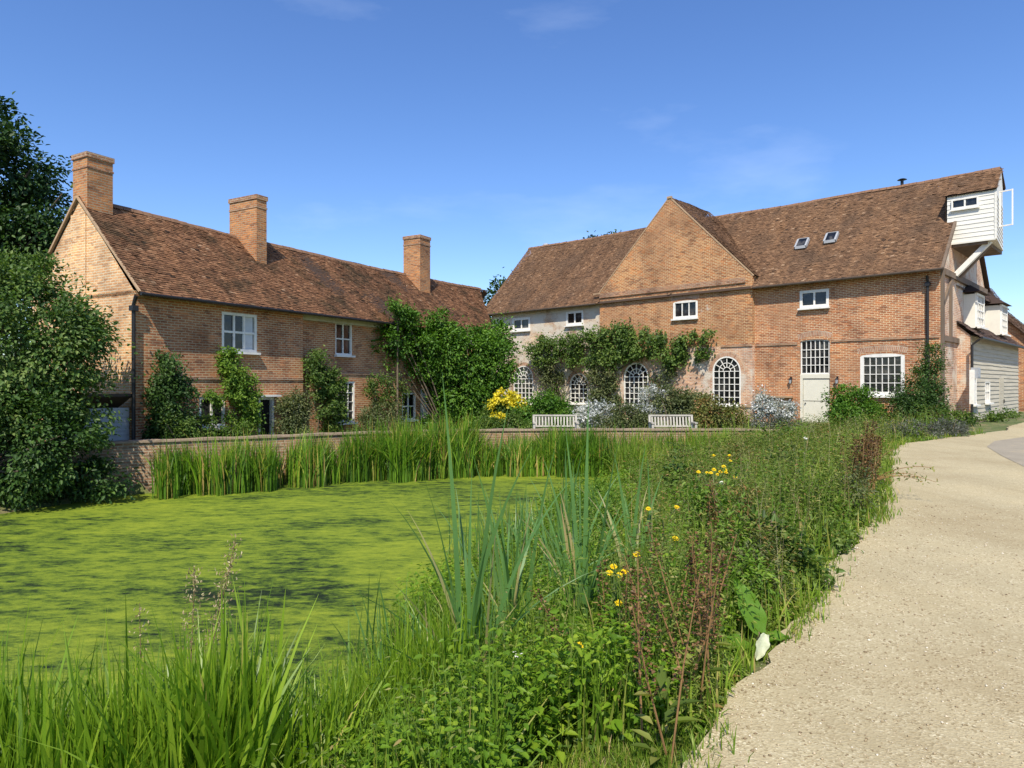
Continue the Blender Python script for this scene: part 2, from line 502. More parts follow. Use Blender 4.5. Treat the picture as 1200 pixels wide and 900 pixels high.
def ground_z(P):
    P = np.asarray(P, float)
    x, y = P[:, 0], P[:, 1]
    dw = seg_dist(P, POND, True)
    inw = inside(P, POND)
    dp = seg_dist(P, PATH_EDGE)
    inp = inside(P, PATH)
    dp = np.where(inp, 0, dp)
    tt = dw / (dw + dp + 1e-6)
    bank = WATER_Z - 0.06 + (1.26 - 0.0) * sstep(tt ** 0.75)
    far = WATER_Z - 0.05 + np.minimum(dw * 0.5, 1.0)
    onleft = np.clip((-x - 3) / 3, 0, 1) * np.clip((y + 2) / 3, 0, 1)
    z = bank * (1 - onleft) + far * onleft
    inter = inside(P, TERR)
    house_side = np.clip((-x + 1) / 8, 0, 1)
    right = np.clip((x - 11) / 5, 0, 1)
    tz = -0.38 - 0.45 * house_side + 0.33 * right
    z = np.where(inter, tz, z)
    z += 0.03 * vnoise(x, y, 1.3, 1) * np.where(inp, 0, 1)
    z = np.where(inp, -0.05, z)
    z = np.where(inw, WATER_Z - 0.25 - 0.2 * np.clip(dw, 0, 1), z)
    r = np.hypot(x, y)
    z = np.where(r > 80, -0.4, z)
    return z


def axis(lo, hi, step, ext):
    a = np.arange(lo, hi + 1e-6, step)
    g = [step]
    l, h = [lo], [hi]
    s = step
    while h[-1] < ext:
        s *= 1.35
        h.append(h[-1] + s)
        l.append(l[-1] - s)
    return np.concatenate([np.array(l[:0:-1]), a, np.array(h[1:])])


gx, gy = axis(-16, 13, 0.2, 2500), axis(-2, 27, 0.2, 2500)
GX, GY = np.meshgrid(gx, gy)
GP = np.stack([GX.ravel(), GY.ravel()], 1)
GZ = ground_z(GP)
nx, ny = len(gx), len(gy)
idx = np.arange(nx * ny).reshape(ny, nx)
GF = np.stack([idx[:-1, :-1].ravel(), idx[:-1, 1:].ravel(), idx[1:, 1:].ravel(), idx[1:, :-1].ravel()], 1)
m, t, b = new_mat('earth and turf')
ov = objvec(t)
c = ramp(t, noise(t, ov, 0.9, 7, 0.7), [(0.35, (0.055, 0.085, 0.018)), (0.5, (0.10, 0.13, 0.03)), (0.62, (0.20, 0.155, 0.075)), (0.75, (0.30, 0.23, 0.13))])
c = mix(t, 1.0, c, ramp(t, noise(t, ov, 25, 4), [(0.3, (0.6, 0.6, 0.6)), (0.7, (1.3, 1.3, 1.3))]), 'MULTIPLY')
t.links.new(c, b.inputs['Base Color'])
b.inputs['Roughness'].default_value = 0.95
bump(t, b, noise(t, ov, 18, 6), 0.8, 0.03)
M['earth'] = m
tag(np_obj('ground', np.column_stack([GP, GZ]), GF, m, smooth=True), kind='structure')

# gravel path
m, t, b = new_mat('gravel path')
ov = objvec(t)
v1 = N(t, 'ShaderNodeTexVoronoi'); v1.inputs['Scale'].default_value = 85
t.links.new(ov, v1.inputs['Vector'])
sc = N(t, 'ShaderNodeSeparateColor')
t.links.new(v1.outputs['Color'], sc.inputs['Color'])
c = ramp(t, sc.outputs[0], [(0.0, (0.19, 0.135, 0.07)), (0.14, (0.37, 0.295, 0.185)), (0.5, (0.435, 0.36, 0.235)), (0.85, (0.50, 0.42, 0.29)), (1.0, (0.64, 0.56, 0.41))])
big = noise(t, ov, 0.45, 7, 0.7)
fine = noise(t, ov, 6, 6, 0.7)
c = mix(t, ramp(t, fine, [(0.40, (0.85, 0.85, 0.85)), (0.60, (0.05, 0.05, 0.05))]), c, (0.42, 0.345, 0.225))
c = mix(t, 1.0, c, ramp(t, big, [(0.3, (0.84, 0.80, 0.75)), (0.5, (1, 1, 1)), (0.7, (1.10, 1.08, 1.05))]), 'MULTIPLY')
mpt = N(t, 'ShaderNodeMapping'); mpt.inputs['Rotation'].default_value = (0, 0, .62); mpt.inputs['Scale'].default_value = (1.1, .10, 1)
t.links.new(ov, mpt.inputs['Vector'])
c = mix(t, 1.0, c, ramp(t, noise(t, mpt.outputs['Vector'], 1.0, 4, .6), [(0.35, (0.92, 0.91, 0.89)), (0.5, (1, 1, 1)), (0.65, (1.05, 1.05, 1.05))]), 'MULTIPLY')
c = mix(t, 1.0, c, (.965, .985, .90), 'MULTIPLY')
c = mix(t, ramp(t, noise(t, ov, 1.6, 8, 0.75), [(0.62, (0, 0, 0)), (0.74, (0.5, 0.5, 0.5))]), c, (0.27, 0.20, 0.11))
t.links.new(c, b.inputs['Base Color'])
b.inputs['Roughness'].default_value = 0.95
b.inputs['Specular IOR Level'].default_value = 0.2
hh = mix(t, 0.5, v1.outputs['Distance'], fine)
bump(t, b, hh, 0.6, 0.012)
M['gravel'] = m


def densify(poly, step):
    o = []
    for a, b2 in zip(poly, poly[1:]):
        a, b2 = np.array(a), np.array(b2)
        k = max(1, int(np.linalg.norm(b2 - a) / step))
        o += [tuple(a + (b2 - a) * i / k) for i in range(k)]
    return o + [poly[-1]]


pe = []
for i, (x, y) in enumerate(densify(PATH_EDGE, 0.12)):
    j = (0.05 if y > 4.5 else 0.018) * vnoise(np.array(x), np.array(y), 3.0, 2) + 0.022 * R.normal() * (1 if y > 3.5 else 0.2) + 0.12 * vnoise(np.array(x), np.array(y), 0.9, 5) * (1 if y > 4 else 0)
    pe.append((x + float(j), y - float(j) * 0.4))
mb = MB()
for (x0, y0), (x1, y1) in zip(pe, pe[1:]):
    mb.face([(x0, y0, 0), (75, y0, 0), (75, y1, 0), (x1, y1, 0)])
    mb.face([(x0, y0, -0.25), (x0, y0, 0), (x1, y1, 0), (x1, y1, -0.25)])
tag(mb.build('path', M['gravel']), kind='structure')
# tarmac apron at the far right of the lane
m, t, b = new_mat('worn tarmac')
ov = objvec(t)
c = ramp(t, noise(t, ov, 1.2, 8, 0.7), [(0.3, (0.27, 0.235, 0.175)), (0.55, (0.32, 0.28, 0.21)), (0.68, (0.40, 0.325, 0.21))])
c = mix(t, 1.0, c, ramp(t, noise(t, ov, 60, 3), [(0.3, (0.8, 0.8, 0.8)), (0.7, (1.15, 1.15, 1.15))]), 'MULTIPLY')
t.links.new(c, b.inputs['Base Color'])
b.inputs['Roughness'].default_value = 1.0
b.inputs['Specular IOR Level'].default_value = 0.1
mb = MB()
pts = [(9.9, 13.2), (10.9, 15.2), (12.1, 17.4), (13.5, 19.1), (15.6, 20.7), (18.2, 22.8), (21.5, 26.0), (27, 31), (45, 46), (70, 46), (70, 13.6), (20, 13.6), (12.5, 13.0)]
mb.face([(x, y, 0.006) for x, y in pts])
tag(mb.build('road', m), kind='structure')

# pond
m, t, b = new_mat('dark pond water')
b.inputs['Base Color'].default_value = (0.012, 0.018, 0.006, 1)
b.inputs['Roughness'].default_value = 0.08
bump(t, b, noise(t, objvec(t), 4, 3), 0.15, 0.02)
mb = MB()
mb.face([(-17, 0, WATER_Z), (9, 0, WATER_Z), (9, 24, WATER_Z), (-17, 24, WATER_Z)])
tag(mb.build('water', m), kind='structure')
m, t, b = new_mat('duckweed')
ov = objvec(t)
mp1 = N(t, 'ShaderNodeMapping'); mp1.inputs['Scale'].default_value = (0.58, 1.3, 1); mp1.inputs['Rotation'].default_value = (0, 0, 0.10)
t.links.new(ov, mp1.inputs['Vector'])
wv = mp1.outputs['Vector']
zone = noise(t, ov, 0.16, 4, 0.6)
fleck = noise(t, wv, 4.2, 9, 0.82)
vein = noise(t, wv, 0.8, 8, 0.7)
s1 = math_n(t, 'ADD', math_n(t, 'MULTIPLY', zone, .72), math_n(t, 'MULTIPLY', fleck, 1.38))
s1 = math_n(t, 'ADD', s1, math_n(t, 'MULTIPLY', vein, 0.45))       # about 0.87 on average
c = ramp(t, math_n(t, 'SUBTRACT', s1, 0.752), [(0.31, (0.008, 0.016, 0.004)), (0.37, (0.030, 0.058, 0.006)), (0.435, (0.082, 0.130, 0.010)), (0.53, (0.150, 0.205, 0.014)), (0.70, (0.235, 0.285, 0.020))])
c = mix(t, 1.0, c, ramp(t, noise(t, ov, 70, 2), [(0.3, (0.78, 0.78, 0.78)), (0.7, (1.16, 1.16, 1.16))]), 'MULTIPLY')
t.links.new(c, b.inputs['Base Color'])
b.inputs['Roughness'].default_value = 0.75
b.inputs['Specular IOR Level'].default_value = 0.25
bump(t, b, s1, 0.5, 0.04)
mb = MB()
for i in range(26):
    for j in range(24):
        x0, y0 = -17 + i, j
        mb.face([(x0, y0, WATER_Z + .012), (x0 + 1, y0, WATER_Z + .012), (x0 + 1, y0 + 1, WATER_Z + .012), (x0, y0 + 1, WATER_Z + .012)])
tag(mb.build('duckweed', m), 'yellow-green duckweed film covering the mill pond with dark streaks', 'duckweed', kind='stuff')


# ------------------------------------------------------------------ building helpers
def wall_sheet(mb, x0, x1, z0, z1, holes, y=0.0, reveal=0.14):
    """front sheet with rectangular or arched holes; hole = (x0,x1,z0,z1,rise)"""
    xs = sorted({x0, x1, *[h[0] for h in holes], *[h[1] for h in holes]})
    zs = sorted({z0, z1, *[h[2] for h in holes], *[h[3] for h in holes]})
    xs = [v for v in xs if x0 <= v <= x1]
    zs = [v for v in zs if z0 <= v <= z1]
    for a, b2 in zip(xs, xs[1:]):
        for c2, d in zip(zs, zs[1:]):
            cx, cz = (a + b2) / 2, (c2 + d) / 2
            if any(h[0] < cx < h[1] and h[2] < cz < h[3] for h in holes): continue
            mb.face([(a, y, c2), (b2, y, c2), (b2, y, d), (a, y, d)])
    for h in holes:
        a, b2, c2, d = h[:4]
        rise = h[4] if len(h) > 4 else 0
        yb = y + reveal
        zs2 = d - rise
        mb.face([(a, y, c2), (a, yb, c2), (a, yb, zs2), (a, y, zs2)])
        mb.face([(b2, y, c2), (b2, y, zs2), (b2, yb, zs2), (b2, yb, c2)])
        mb.face([(a, y, c2), (b2, y, c2), (b2, yb, c2), (a, yb, c2)])
        if rise == 0:
            mb.face([(a, y, d), (a, yb, d), (b2, yb, d), (b2, y, d)])
        else:
            n = 14
            arc = arc_pts(a, b2, d, rise, n)
            for (xa, za), (xb, zb) in zip(arc, arc[1:]):
                mb.face([(xa, y, za), (xb, y, zb), (xb, y, d), (xa, y, d)])
                mb.face([(xa, y, za), (xa, yb, za), (xb, yb, zb), (xb, y, zb)])


def arc_pts(a, b2, top, rise, n=14, inset=0.0):
    c, r = (a + b2) / 2, (b2 - a) / 2
    zs = top - rise
    return [(c - (r - inset) * math.cos(math.pi * i / n), zs + (rise - inset) * math.sin(math.pi * i / n)) for i in range(n + 1)]


def make_window(parent, x0, x1, z0, z1, y, cols, rows, fw=0.07, bw=0.022, rise=0.0, sill=True, mat='white_paint', fan=False, mullion=None, name='window', pane_reflection=False):
    """frame + glazing bars as one mesh, its glass and sill below it in the tree"""
    mb = MB()
    f0, f1 = y - 0.05, y + 0.05
    zs = z1 - rise
    n = 14
    mb.box(x0, x0 + fw, f0, f1, z0, zs)
    mb.box(x1 - fw, x1, f0, f1, z0, zs)
    mb.box(x0 + fw, x1 - fw, f0, f1, z0, z0 + fw * 1.2)
    if rise == 0:
        mb.box(x0 + fw, x1 - fw, f0, f1, z1 - fw, z1)
    else:
        o, i2 = arc_pts(x0, x1, z1, rise, n), arc_pts(x0, x1, z1, rise, n, fw)
        for k in range(n):
            a, b2, c2, d = o[k], o[k + 1], i2[k + 1], i2[k]
            mb.face([(a[0], f0, a[1]), (d[0], f0, d[1]), (c2[0], f0, c2[1]), (b2[0], f0, b2[1])])
            mb.face([(d[0], f0, d[1]), (d[0], f1, d[1]), (c2[0], f1, c2[1]), (c2[0], f0, c2[1])])
    xi0, xi1, zi0, zi1 = x0 + fw, x1 - fw, z0 + fw * 1.2, z1 - fw
    zc, rr, rz = zs, (x1 - x0) / 2 - fw, rise - fw
    cx = (x0 + x1) / 2

    def top(x):
        if rise == 0: return zi1
        if fan: return zs
        q = max(0, 1 - ((x - cx) / rr) ** 2)
        return zs + rz * math.sqrt(q)
    b0, b1 = y - 0.03, y + 0.03
    for i in range(1, cols):
        x = xi0 + (xi1 - xi0) * i / cols
        ww = bw * (2.4 if mullion and i in mullion else 1)
        mb.box(x - ww / 2, x + ww / 2, b0 + 0.002, b1 - 0.002, zi0, top(x))
    ztop = zs if (rise and fan) else (zi1 if rise == 0 else zs)
    cnt = rows
    for j in range(1, cnt + (1 if rise and fan else 0)):
        z = zi0 + (ztop - zi0) * j / cnt
        mb.box(xi0, xi1, b0, b1, z - bw / 2, z + bw / 2)
    if rise and fan:
        for fr in (0.30, 0.62):
            pts = [(cx - rr * fr * math.cos(math.pi * k / 12), y, zs + rz * fr * math.sin(math.pi * k / 12)) for k in range(13)]
            for a, b2 in zip(pts, pts[1:]): mb.bar(a, b2, bw, bw, (0, 1, 0))
        for k in range(1, 6):
            an = math.pi * k / 6
            mb.bar((cx + rr * .30 * math.cos(an), y, zs + rz * .30 * math.sin(an)), (cx + rr * math.cos(an), y, zs + rz * math.sin(an)), bw, bw, (0, 1, 0))
    o = mb.build(name, M[mat], parent)
    g = MB()
    yg = y + 0.015
    if rise == 0:
        g.face([(xi0, yg, zi0), (xi1, yg, zi0), (xi1, yg, zi1), (xi0, yg, zi1)])
    else:
        pts = [(xi0, yg, zi0), (xi1, yg, zi0)] + [(a, yg, b2) for a, b2 in arc_pts(x0, x1, z1, rise, n, fw)[::-1]]
        g.face(pts)
    g.build('glass', M['glass'], o)
    if pane_reflection:
        c3 = MB()
        c3.box(xi0 + (xi1 - xi0) * .62, xi0 + (xi1 - xi0) * .97, yg - .006, yg - .003, zi0, zi1)  # pale panel paints a reflection over the right-hand lights
        c3.build('pane_reflection', M['pane_reflection'], o)
    if sill:
        s = MB()
        s.box(x0 - 0.05, x1 + 0.05, y - 0.20, y - 0.052, z0 - 0.07, z0 + 0.005)
        s.build('sill', M[mat if sill is True else sill], o)
    return o


def brick_arch(parent, x0, x1, z1, rise, y=-0.004, h=0.24, flat=0.0):
    """soldier arch of bricks over an opening, 4 mm proud of the wall"""
    mb = MB()
    n = 16
    if flat:
        c, r = (x0 + x1) / 2, (x1 - x0) / 2
        inn = [(x0 - .06 + (x1 - x0 + .12) * k / n, z1 + flat * (1 - (2 * k / n - 1) ** 2)) for k in range(n + 1)]
        outp = [(c + (x - c) * 1.08, z + h) for x, z in inn]
    else:
        inn = arc_pts(x0, x1, z1, rise, n, -0.005)
        outp = arc_pts(x0, x1, z1, rise, n, -h)
    d = 0
    for k in range(n):
        a, b2, c2, e = inn[k], inn[k + 1], outp[k + 1], outp[k]
        l = math.hypot(c2[0] - e[0], c2[1] - e[1])
        mb.face([(a[0], y, a[1]), (b2[0], y, b2[1]), (c2[0], y, c2[1]), (e[0], y, e[1])], [(d, 0), (d + l, 0), (d + l, h), (d, h)])
        d += l
    return mb.build('brick_arch', M['soldier_brick'], parent)


def tile_roof(name, mat, parent, x0, x1, e, r, sag=0.0, cw=0.165, ch=0.105, keep=None, seed=1, drop=0.0):
    """overlapping clay tiles from eave point e=(y,z) to ridge point r=(y,z)"""
    rng = np.random.default_rng(seed)
    sl = math.hypot(r[0] - e[0], r[1] - e[1])
    nc, nr = int((x1 - x0) / cw), int(sl / ch)
    I, J = np.meshgrid(np.arange(-1, nc + 1), np.arange(nr + 1))
    I, J = I.ravel(), J.ravel()
    xa = x0 + (I + (J % 2) * 0.5) * cw + rng.normal(0, .004, len(I))
    xb = xa + cw - 0.006
    xa, xb = np.clip(xa, x0, x1), np.clip(xb, x0, x1)
    ta = np.clip(J * ch - 0.0, 0, sl) + rng.normal(0, .004, len(I))
    tb = np.clip(ta + ch * 1.35, 0, sl)
    ok = (xb - xa > 0.03) & (tb - ta > 0.02)
    if keep is not None: ok &= keep((xa + xb) / 2, (ta + tb) / 2 / sl)
    xa, xb, ta, tb = xa[ok], xb[ok], ta[ok], tb[ok]
    n = len(xa)
    dy, dz = (r[0] - e[0]) / sl, (r[1] - e[1]) / sl
    ny, nzz = -dz, dy
    if nzz < 0: ny, nzz = -ny, -nzz
    lift = np.abs(rng.normal(0.026, 0.006, n)) + (rng.random(n) < 0.03) * 0.02
    tilt = rng.normal(0, .004, n)

    def P(x, t, l):
        s = -sag * (1 - ((x - (x0 + x1) / 2) / ((x1 - x0) / 2)) ** 2) * (0.35 + 0.65 * t / sl) + 0.018 * np.sin(x * 0.9 + t) + 0.014 * np.sin(x * 2.3 + seed) - drop * (x - x0) / (x1 - x0) * t / sl
        return np.stack([x, e[0] + dy * t + ny * l, e[1] + dz * t + nzz * l + s], 1)
    A, B = P(xa, ta, lift + tilt), P(xb, ta, lift - tilt)
    C, D = P(xb, tb, 0.004 + 0 * lift), P(xa, tb, 0.004 + 0 * lift)
    E, F2 = P(xa, ta, lift + tilt - .014), P(xb, ta, lift - tilt - .014)
    V = np.stack([A, B, C, D, E, F2], 1).reshape(-1, 3)
    b0 = np.arange(n) * 6
    flip = (r[0] < e[0])
    q1 = np.stack([b0, b0 + 1, b0 + 2, b0 + 3], 1)
    q2 = np.stack([b0 + 4, b0 + 5, b0 + 1, b0], 1)
    tint = np.clip(rng.normal(0.5, 0.13, n) + (rng.random(n) < .08) * rng.normal(0, .25, n), 0, 1)
    o = np_obj(name, V, np.concatenate([q1, q2]), M[mat], parent, np.concatenate([tint, tint]))
    return o


def ridge_tiles(parent, x0, x1, y, z, sag, seed, mat, drop=(0, 0)):
    rng = np.random.default_rng(seed)
    mb = MB()
    x = x0
    while x < x1 - .05:
        xe = min(x + 0.33, x1)
        xm = (x + xe) / 2
        s = -sag * (1 - ((xm - (x0 + x1) / 2) / ((x1 - x0) / 2)) ** 2) + 0.018 * math.sin(xm * 0.9 + 6) + rng.normal(0, .006) - drop[0] * max(0, (xm - drop[1]) / (x1 - drop[1]))
        prof = [(-.13, -.10), (-.07, .01), (0, .045), (.07, .01), (.13, -.10)]
        for (ya, za), (yb, zb) in zip(prof, prof[1:]):
            mb.face([(x, y + ya, z + za + s), (xe - .012, y + ya, z + za + s), (xe - .012, y + yb, z + zb + s), (x, y + yb, z + zb + s)])
        x = xe
    return mb.build('ridge_tiles', mat, parent)


M['ridge'] = plain_mat('ridge tile', (0.21, 0.115, 0.065), 0.9, 0.5, 4, bmp=0.3)


def chimney(parent, x, y, wx, wy, z0, z1, pots=False):
    """brick stack on the roof, with a corbelled head"""
    mb = MB()
    mb.box(x - wx / 2, x + wx / 2, y - wy / 2, y + wy / 2, z0, z1 - 0.16)
    o = mb.build('chimney', M['chimney_brick'], parent)
    c2 = MB()
    c2.box(x - wx / 2 - .035, x + wx / 2 + .035, y - wy / 2 - .035, y + wy / 2 + .035, z1 - 0.16, z1 - 0.002)
    c2.box(x - wx / 2 - .02, x + wx / 2 + .02, y - wy / 2 - .02, y + wy / 2 + .02, z1 - 0.48, z1 - 0.42)
    c2.build('chimney_cap', M['band_brick'], o)
    return o


def gutter_pipe(parent, x, y, z0, z1, r=0.05, hop=True):
    mb = MB()
    mb.tube([(x, y, z0), (x, y, z1 - .25), (x, y - .12, z1)], r, 8)
    if hop: mb.box(x - .09, x + .09, y - .1, y + .08, z1 - .42, z1 - .27)
    return mb.build('downpipe', M['black_metal'], parent)


# ------------------------------------------------------------------ left brick house
hx = np.array((.49, .871))
house = empty('brick_house', (-10.8, 19.5, 0), math.atan2(.871, .49),
              'long two storey brick house with three chimneys and mossy tiled roof, left of the mill', 'house')
HL, HD, HE, HR = 24.0, 5.6, 4.28, 7.30       # length, depth, eave, ridge
HB = -1.0
h1 = [(2.92, 4.30, 2.66, 3.94), (2.1, 3.05, 0.22, 1.20), (4.36, 5.02, HB + .12, 1.15), (5.6, 6.3, .35, 1.12)]
mb = MB()
wall_sheet(mb, 0, 6.38, HB, HE, h1)
mb.face([(6.38, 0, HB), (6.38, .2, HB), (6.38, .2, HE), (6.38, 0, HE)])
h2 = [(8.25, 9.2, 2.74, 4.03), (8.4, 9.36, .05, 1.70), (12.4, 13.4, -.03, 1.20), (13.75, 14.45, HB + .2, 1.38)]
wall_sheet(mb, 6.38, 19.7, HB, HE, h2, y=.2)
mb.build('wall', M['house_brick'], house)
mb = MB()   # near gable end, rear wall and far end
ym, pitch = HD / 2, 0
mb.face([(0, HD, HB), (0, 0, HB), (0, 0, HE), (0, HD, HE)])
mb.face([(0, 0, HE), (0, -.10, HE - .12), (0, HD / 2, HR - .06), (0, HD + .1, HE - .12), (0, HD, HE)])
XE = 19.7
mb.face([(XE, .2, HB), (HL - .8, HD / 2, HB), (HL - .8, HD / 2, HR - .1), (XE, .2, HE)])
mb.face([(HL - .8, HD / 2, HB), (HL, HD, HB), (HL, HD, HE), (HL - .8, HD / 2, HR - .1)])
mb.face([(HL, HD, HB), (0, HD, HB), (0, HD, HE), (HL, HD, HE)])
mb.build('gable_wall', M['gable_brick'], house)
mb = MB()
mb.box(1.3, 6.37, -.035, -.002, 1.74, 1.83)
mb.box(6.4, 12.0, .165, .198, 1.98, 2.08)
mb.box(.02, 6.37, -.06, -.002, 4.12, 4.2)
mb.build('string_course', M['band_brick'], house)
mb = MB()
mb.box(6.45, 11.0, .08, .197, 3.98, 4.24)
mb.build('fascia_board', plain_mat('cream fascia', (0.50, 0.47, 0.33), 0.7, .2), house)
ev = (-.38, HE - .10)
roof = tile_roof('roof', 'house_tile', house, -.06, HL, ev, (HD / 2, HR), sag=0.15, seed=3, keep=lambda x, tt: x < 19.6 + 3.4 * tt)
tile_roof('rear_roof', 'house_tile', house, -.06, HL, (HD + .3, HE - .10), (HD / 2, HR), sag=0.10, seed=4)
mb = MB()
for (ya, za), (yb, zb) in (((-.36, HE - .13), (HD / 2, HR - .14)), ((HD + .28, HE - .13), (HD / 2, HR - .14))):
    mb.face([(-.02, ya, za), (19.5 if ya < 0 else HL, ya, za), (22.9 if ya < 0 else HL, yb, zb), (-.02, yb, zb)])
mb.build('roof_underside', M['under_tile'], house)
ridge_tiles(house, 0, 23.1, HD / 2, HR + .02, .15, 5, M['ridge'])
mb = MB()
mb.bar((-.05, -.36, HE - .07), (-.05, HD / 2, HR), .06, .05)
mb.bar((-.05, HD + .28, HE - .07), (-.05, HD / 2, HR), .09, .07)
mb.build('verge', M['verge'], house)
mb = MB()
mb.tube([(-.05, -.42, HE - .13), (12.0, -.42, HE - .13)], .05, 8)
mb.build('gutter', M['black_metal'], house)
gutter_pipe(house, -.06, -.08, HB, HE - .18, .055)
make_window(house, 2.92, 4.30, 2.66, 3.94, .05, 3, 2, .085, .07, mullion=None, pane_reflection=True)
make_window(house, 8.25, 9.2, 2.74, 4.03, .27, 2, 2, .07, .05)
make_window(house, 2.1, 3.05, .22, 1.20, .07, 2, 1, .08, .06)
make_window(house, 5.6, 6.3, .35, 1.12, .07, 2, 2, .06, .03)
make_window(house, 8.4, 9.36, .05, 1.70, .27, 3, 4, .07, .025)
make_window(house, 12.4, 13.4, -.03, 1.20, .27, 2, 2, .07, .05)
mb = MB()
mb.box(4.36, 4.43, -.03, .12, HB + .12, 1.15); mb.box(4.93, 5.02, -.03, .12, HB + .12, 1.15); mb.box(4.43, 4.93, -.03, .12, 1.06, 1.15)
mb.box(4.25, 5.15, -.26, .0, 1.16, 1.22)
dr = mb.build('door_frame', M['white_paint'], house)
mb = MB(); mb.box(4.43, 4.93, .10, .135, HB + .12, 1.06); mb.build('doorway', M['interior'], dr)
mb = MB()
mb.box(13.75, 14.45, .24, .30, HB + .2, 1.38)
for k in range(5): mb.box(13.79 + k * .13, 13.88 + k * .13, .225, .238, HB + .3, 1.3)
dd = mb.build('door', M['white_paint'], house)
mb = MB(); mb.tube([(13.83, .20, .2), (13.83, .16, .2)], .03, 8); mb.build('door_knob', M['black_metal'], dd)
chimney(house, .42, HD / 2, .78, .78, HR - .8, 8.66)
chimney(house, 5.9, HD / 2 - .42, .46, 1.5, HR - 1.7, 8.62)
chimney(house, 16.3, HD / 2 - .45, .85, 1.05, HR - 1.3, 9.1)
mb = MB()
mb.box(-.03, -.002, HD / 2 - .40, HD / 2 + .40, HB, HR - .5)
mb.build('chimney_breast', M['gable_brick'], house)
# glazed lantern over the house porch
mb = MB()
lx, ly = 16.9, -.9
A = [(lx, ly, 3.55), (lx + 2.0, ly, 3.55), (lx + 2.0, ly + 1.4, 3.55), (lx, ly + 1.4, 3.55)]
tp = [(lx + .1, ly + .7, 4.25), (lx + 1.9, ly + .7, 4.25)]
gl = MB()
gl.face([A[0], A[1], tp[1], tp[0]]); gl.face([A[2], A[3], tp[0], tp[1]]); gl.face([A[3], A[0], tp[0]]); gl.face([A[1], A[2], tp[1]])
for a, b2 in ((A[0], tp[0]), (A[1], tp[1]), (A[2], tp[1]), (A[3], tp[0]), (tp[0], tp[1]), (A[0], A[1]), (A[3], A[0]), (A[1], A[2])): mb.bar(a, b2, .09, .09)
mb.bar(((A[0][0] + A[1][0]) / 2, ly, 3.55), ((tp[0][0] + tp[1][0]) / 2, ly + .7, 4.25), .05, .05)
pl = mb.build('porch_lantern', M['white_paint'], house)
gl.build('glass', M['lead'], pl)
mb = MB(); mb.box(lx + .05, lx + 1.95, ly + .05, ly + 1.35, HB, 3.5); mb.build('porch', M['house_brick'], house)

# lean-to shed against the gable
shed = empty('lean_to_shed', (-10.8, 19.5, 0), math.atan2(.871, .49), 'small pale boarded lean-to with dark roof against the house gable', 'shed')
mb = MB()
for k in range(14):
    z = -.9 + k * .13
    zz = min(z + .14, 1.05)
    y1 = 1.75 - max(0, z - .2) * .75
    mb.face([(-1.4, y1 + .05, z), (-1.4, .12, z), (-1.38, .12, zz), (-1.38, y1, zz)])
    mb.face([(-1.4, .12, z), (-.06, .12, z), (-.06, .14, zz), (-1.38, .14, zz)])
mb.build('boarding', M['shed_board'], shed)
mb = MB()
mb.bar((-1.5, .0, 1.28), (-1.5, 2.4, .1), .1, .12)
mb.face([(-1.52, -.05, 1.25), (-.07, -.05, 1.25), (-.07, 2.4, .05), (-1.52, 2.4, .05)])
mb.face([(-1.52, -.05, 1.33), (-1.52, 2.4, .13), (-.07, 2.4, .13), (-.07, -.05, 1.33)])
mb.face([(-1.52, -.05, 1.25), (-1.52, -.05, 1.33), (-.07, -.05, 1.33), (-.07, -.05, 1.25)])
mb.build('roof', M['dark_wood'], shed)

# ------------------------------------------------------------------ brick mill (local x runs right, 0 at its right hand corner)
mrz = math.atan2(-.696, .718)
mill = empty('brick_mill', (17.7, 28.2, 0), mrz, 'large red brick watermill with central gable, arched windows and overhanging white hoist loft', 'mill')
ML, MD, ME, MR = 26.6, 9.2, 6.42, 11.62
HY = MD / 2
MBz = -.9
GX0, GX1, GXC = -17.25, -7.95, -12.6
hr = [(-5.74, -4.42, 5.14, 5.97), (-3.09, -1.32, 1.08, 2.92, .12), (-5.74, -4.39, -.36, 3.68, .12)]
mb = MB()
wall_sheet(mb, GX1, -.0, MBz, ME, hr + [], reveal=.16)
mb.build('wall', M['mill_brick'], mill)
hl = [(-24.5, -22.75, .32, 2.80, .86), (-19.7, -18.3, .40, 2.25, .68), (-24.6, -23.0, 5.08, 5.95), (-20.0, -18.65, 5.18, 6.05)]
mb = MB()
wall_sheet(mb, -ML, GX0, MBz, ME, hl, reveal=.16)
o = mb.build('wall', M['wash_brick'], mill)
tag(o, 'limewashed brick wall at the left end of the mill')
GY0 = -.24
hg_low = [(-15.55, -13.92, .38, 2.80, .80), (-10.08, -8.56, .52, 3.00, .76)]
mb = MB()
wall_sheet(mb, GX0, GX1, MBz, 3.52, hg_low, y=GY0, reveal=.16)
mb.face([(GX1, GY0, MBz), (GX1, 0, MBz), (GX1, 0, 3.52), (GX1, GY0, 3.52)])
mb.face([(GX0, 0, MBz), (GX0, GY0, MBz), (GX0, GY0, 3.52), (GX0, 0, 3.52)])
mb.build('wall', M['low_brick'], mill)
mb = MB()
wall_sheet(mb, GX0, GX1, 3.52, 6.95, [(-12.38, -10.92, 5.06, 6.02, .10)], y=GY0, reveal=.16)
mb.face([(GX1, GY0, 3.52), (GX1, .6, 3.52), (GX1, .6, 6.95), (GX1, GY0, 6.95)])
mb.face([(GX0, .6, 3.52), (GX0, GY0, 3.52), (GX0, GY0, 6.95), (GX0, .6, 6.95)])
mb.face([(GX0, GY0, 6.95), (GX1, GY0, 6.95), (GXC, GY0, MR + .02)])
mb.build('gable_wall', M['mill_gable_brick'], mill)
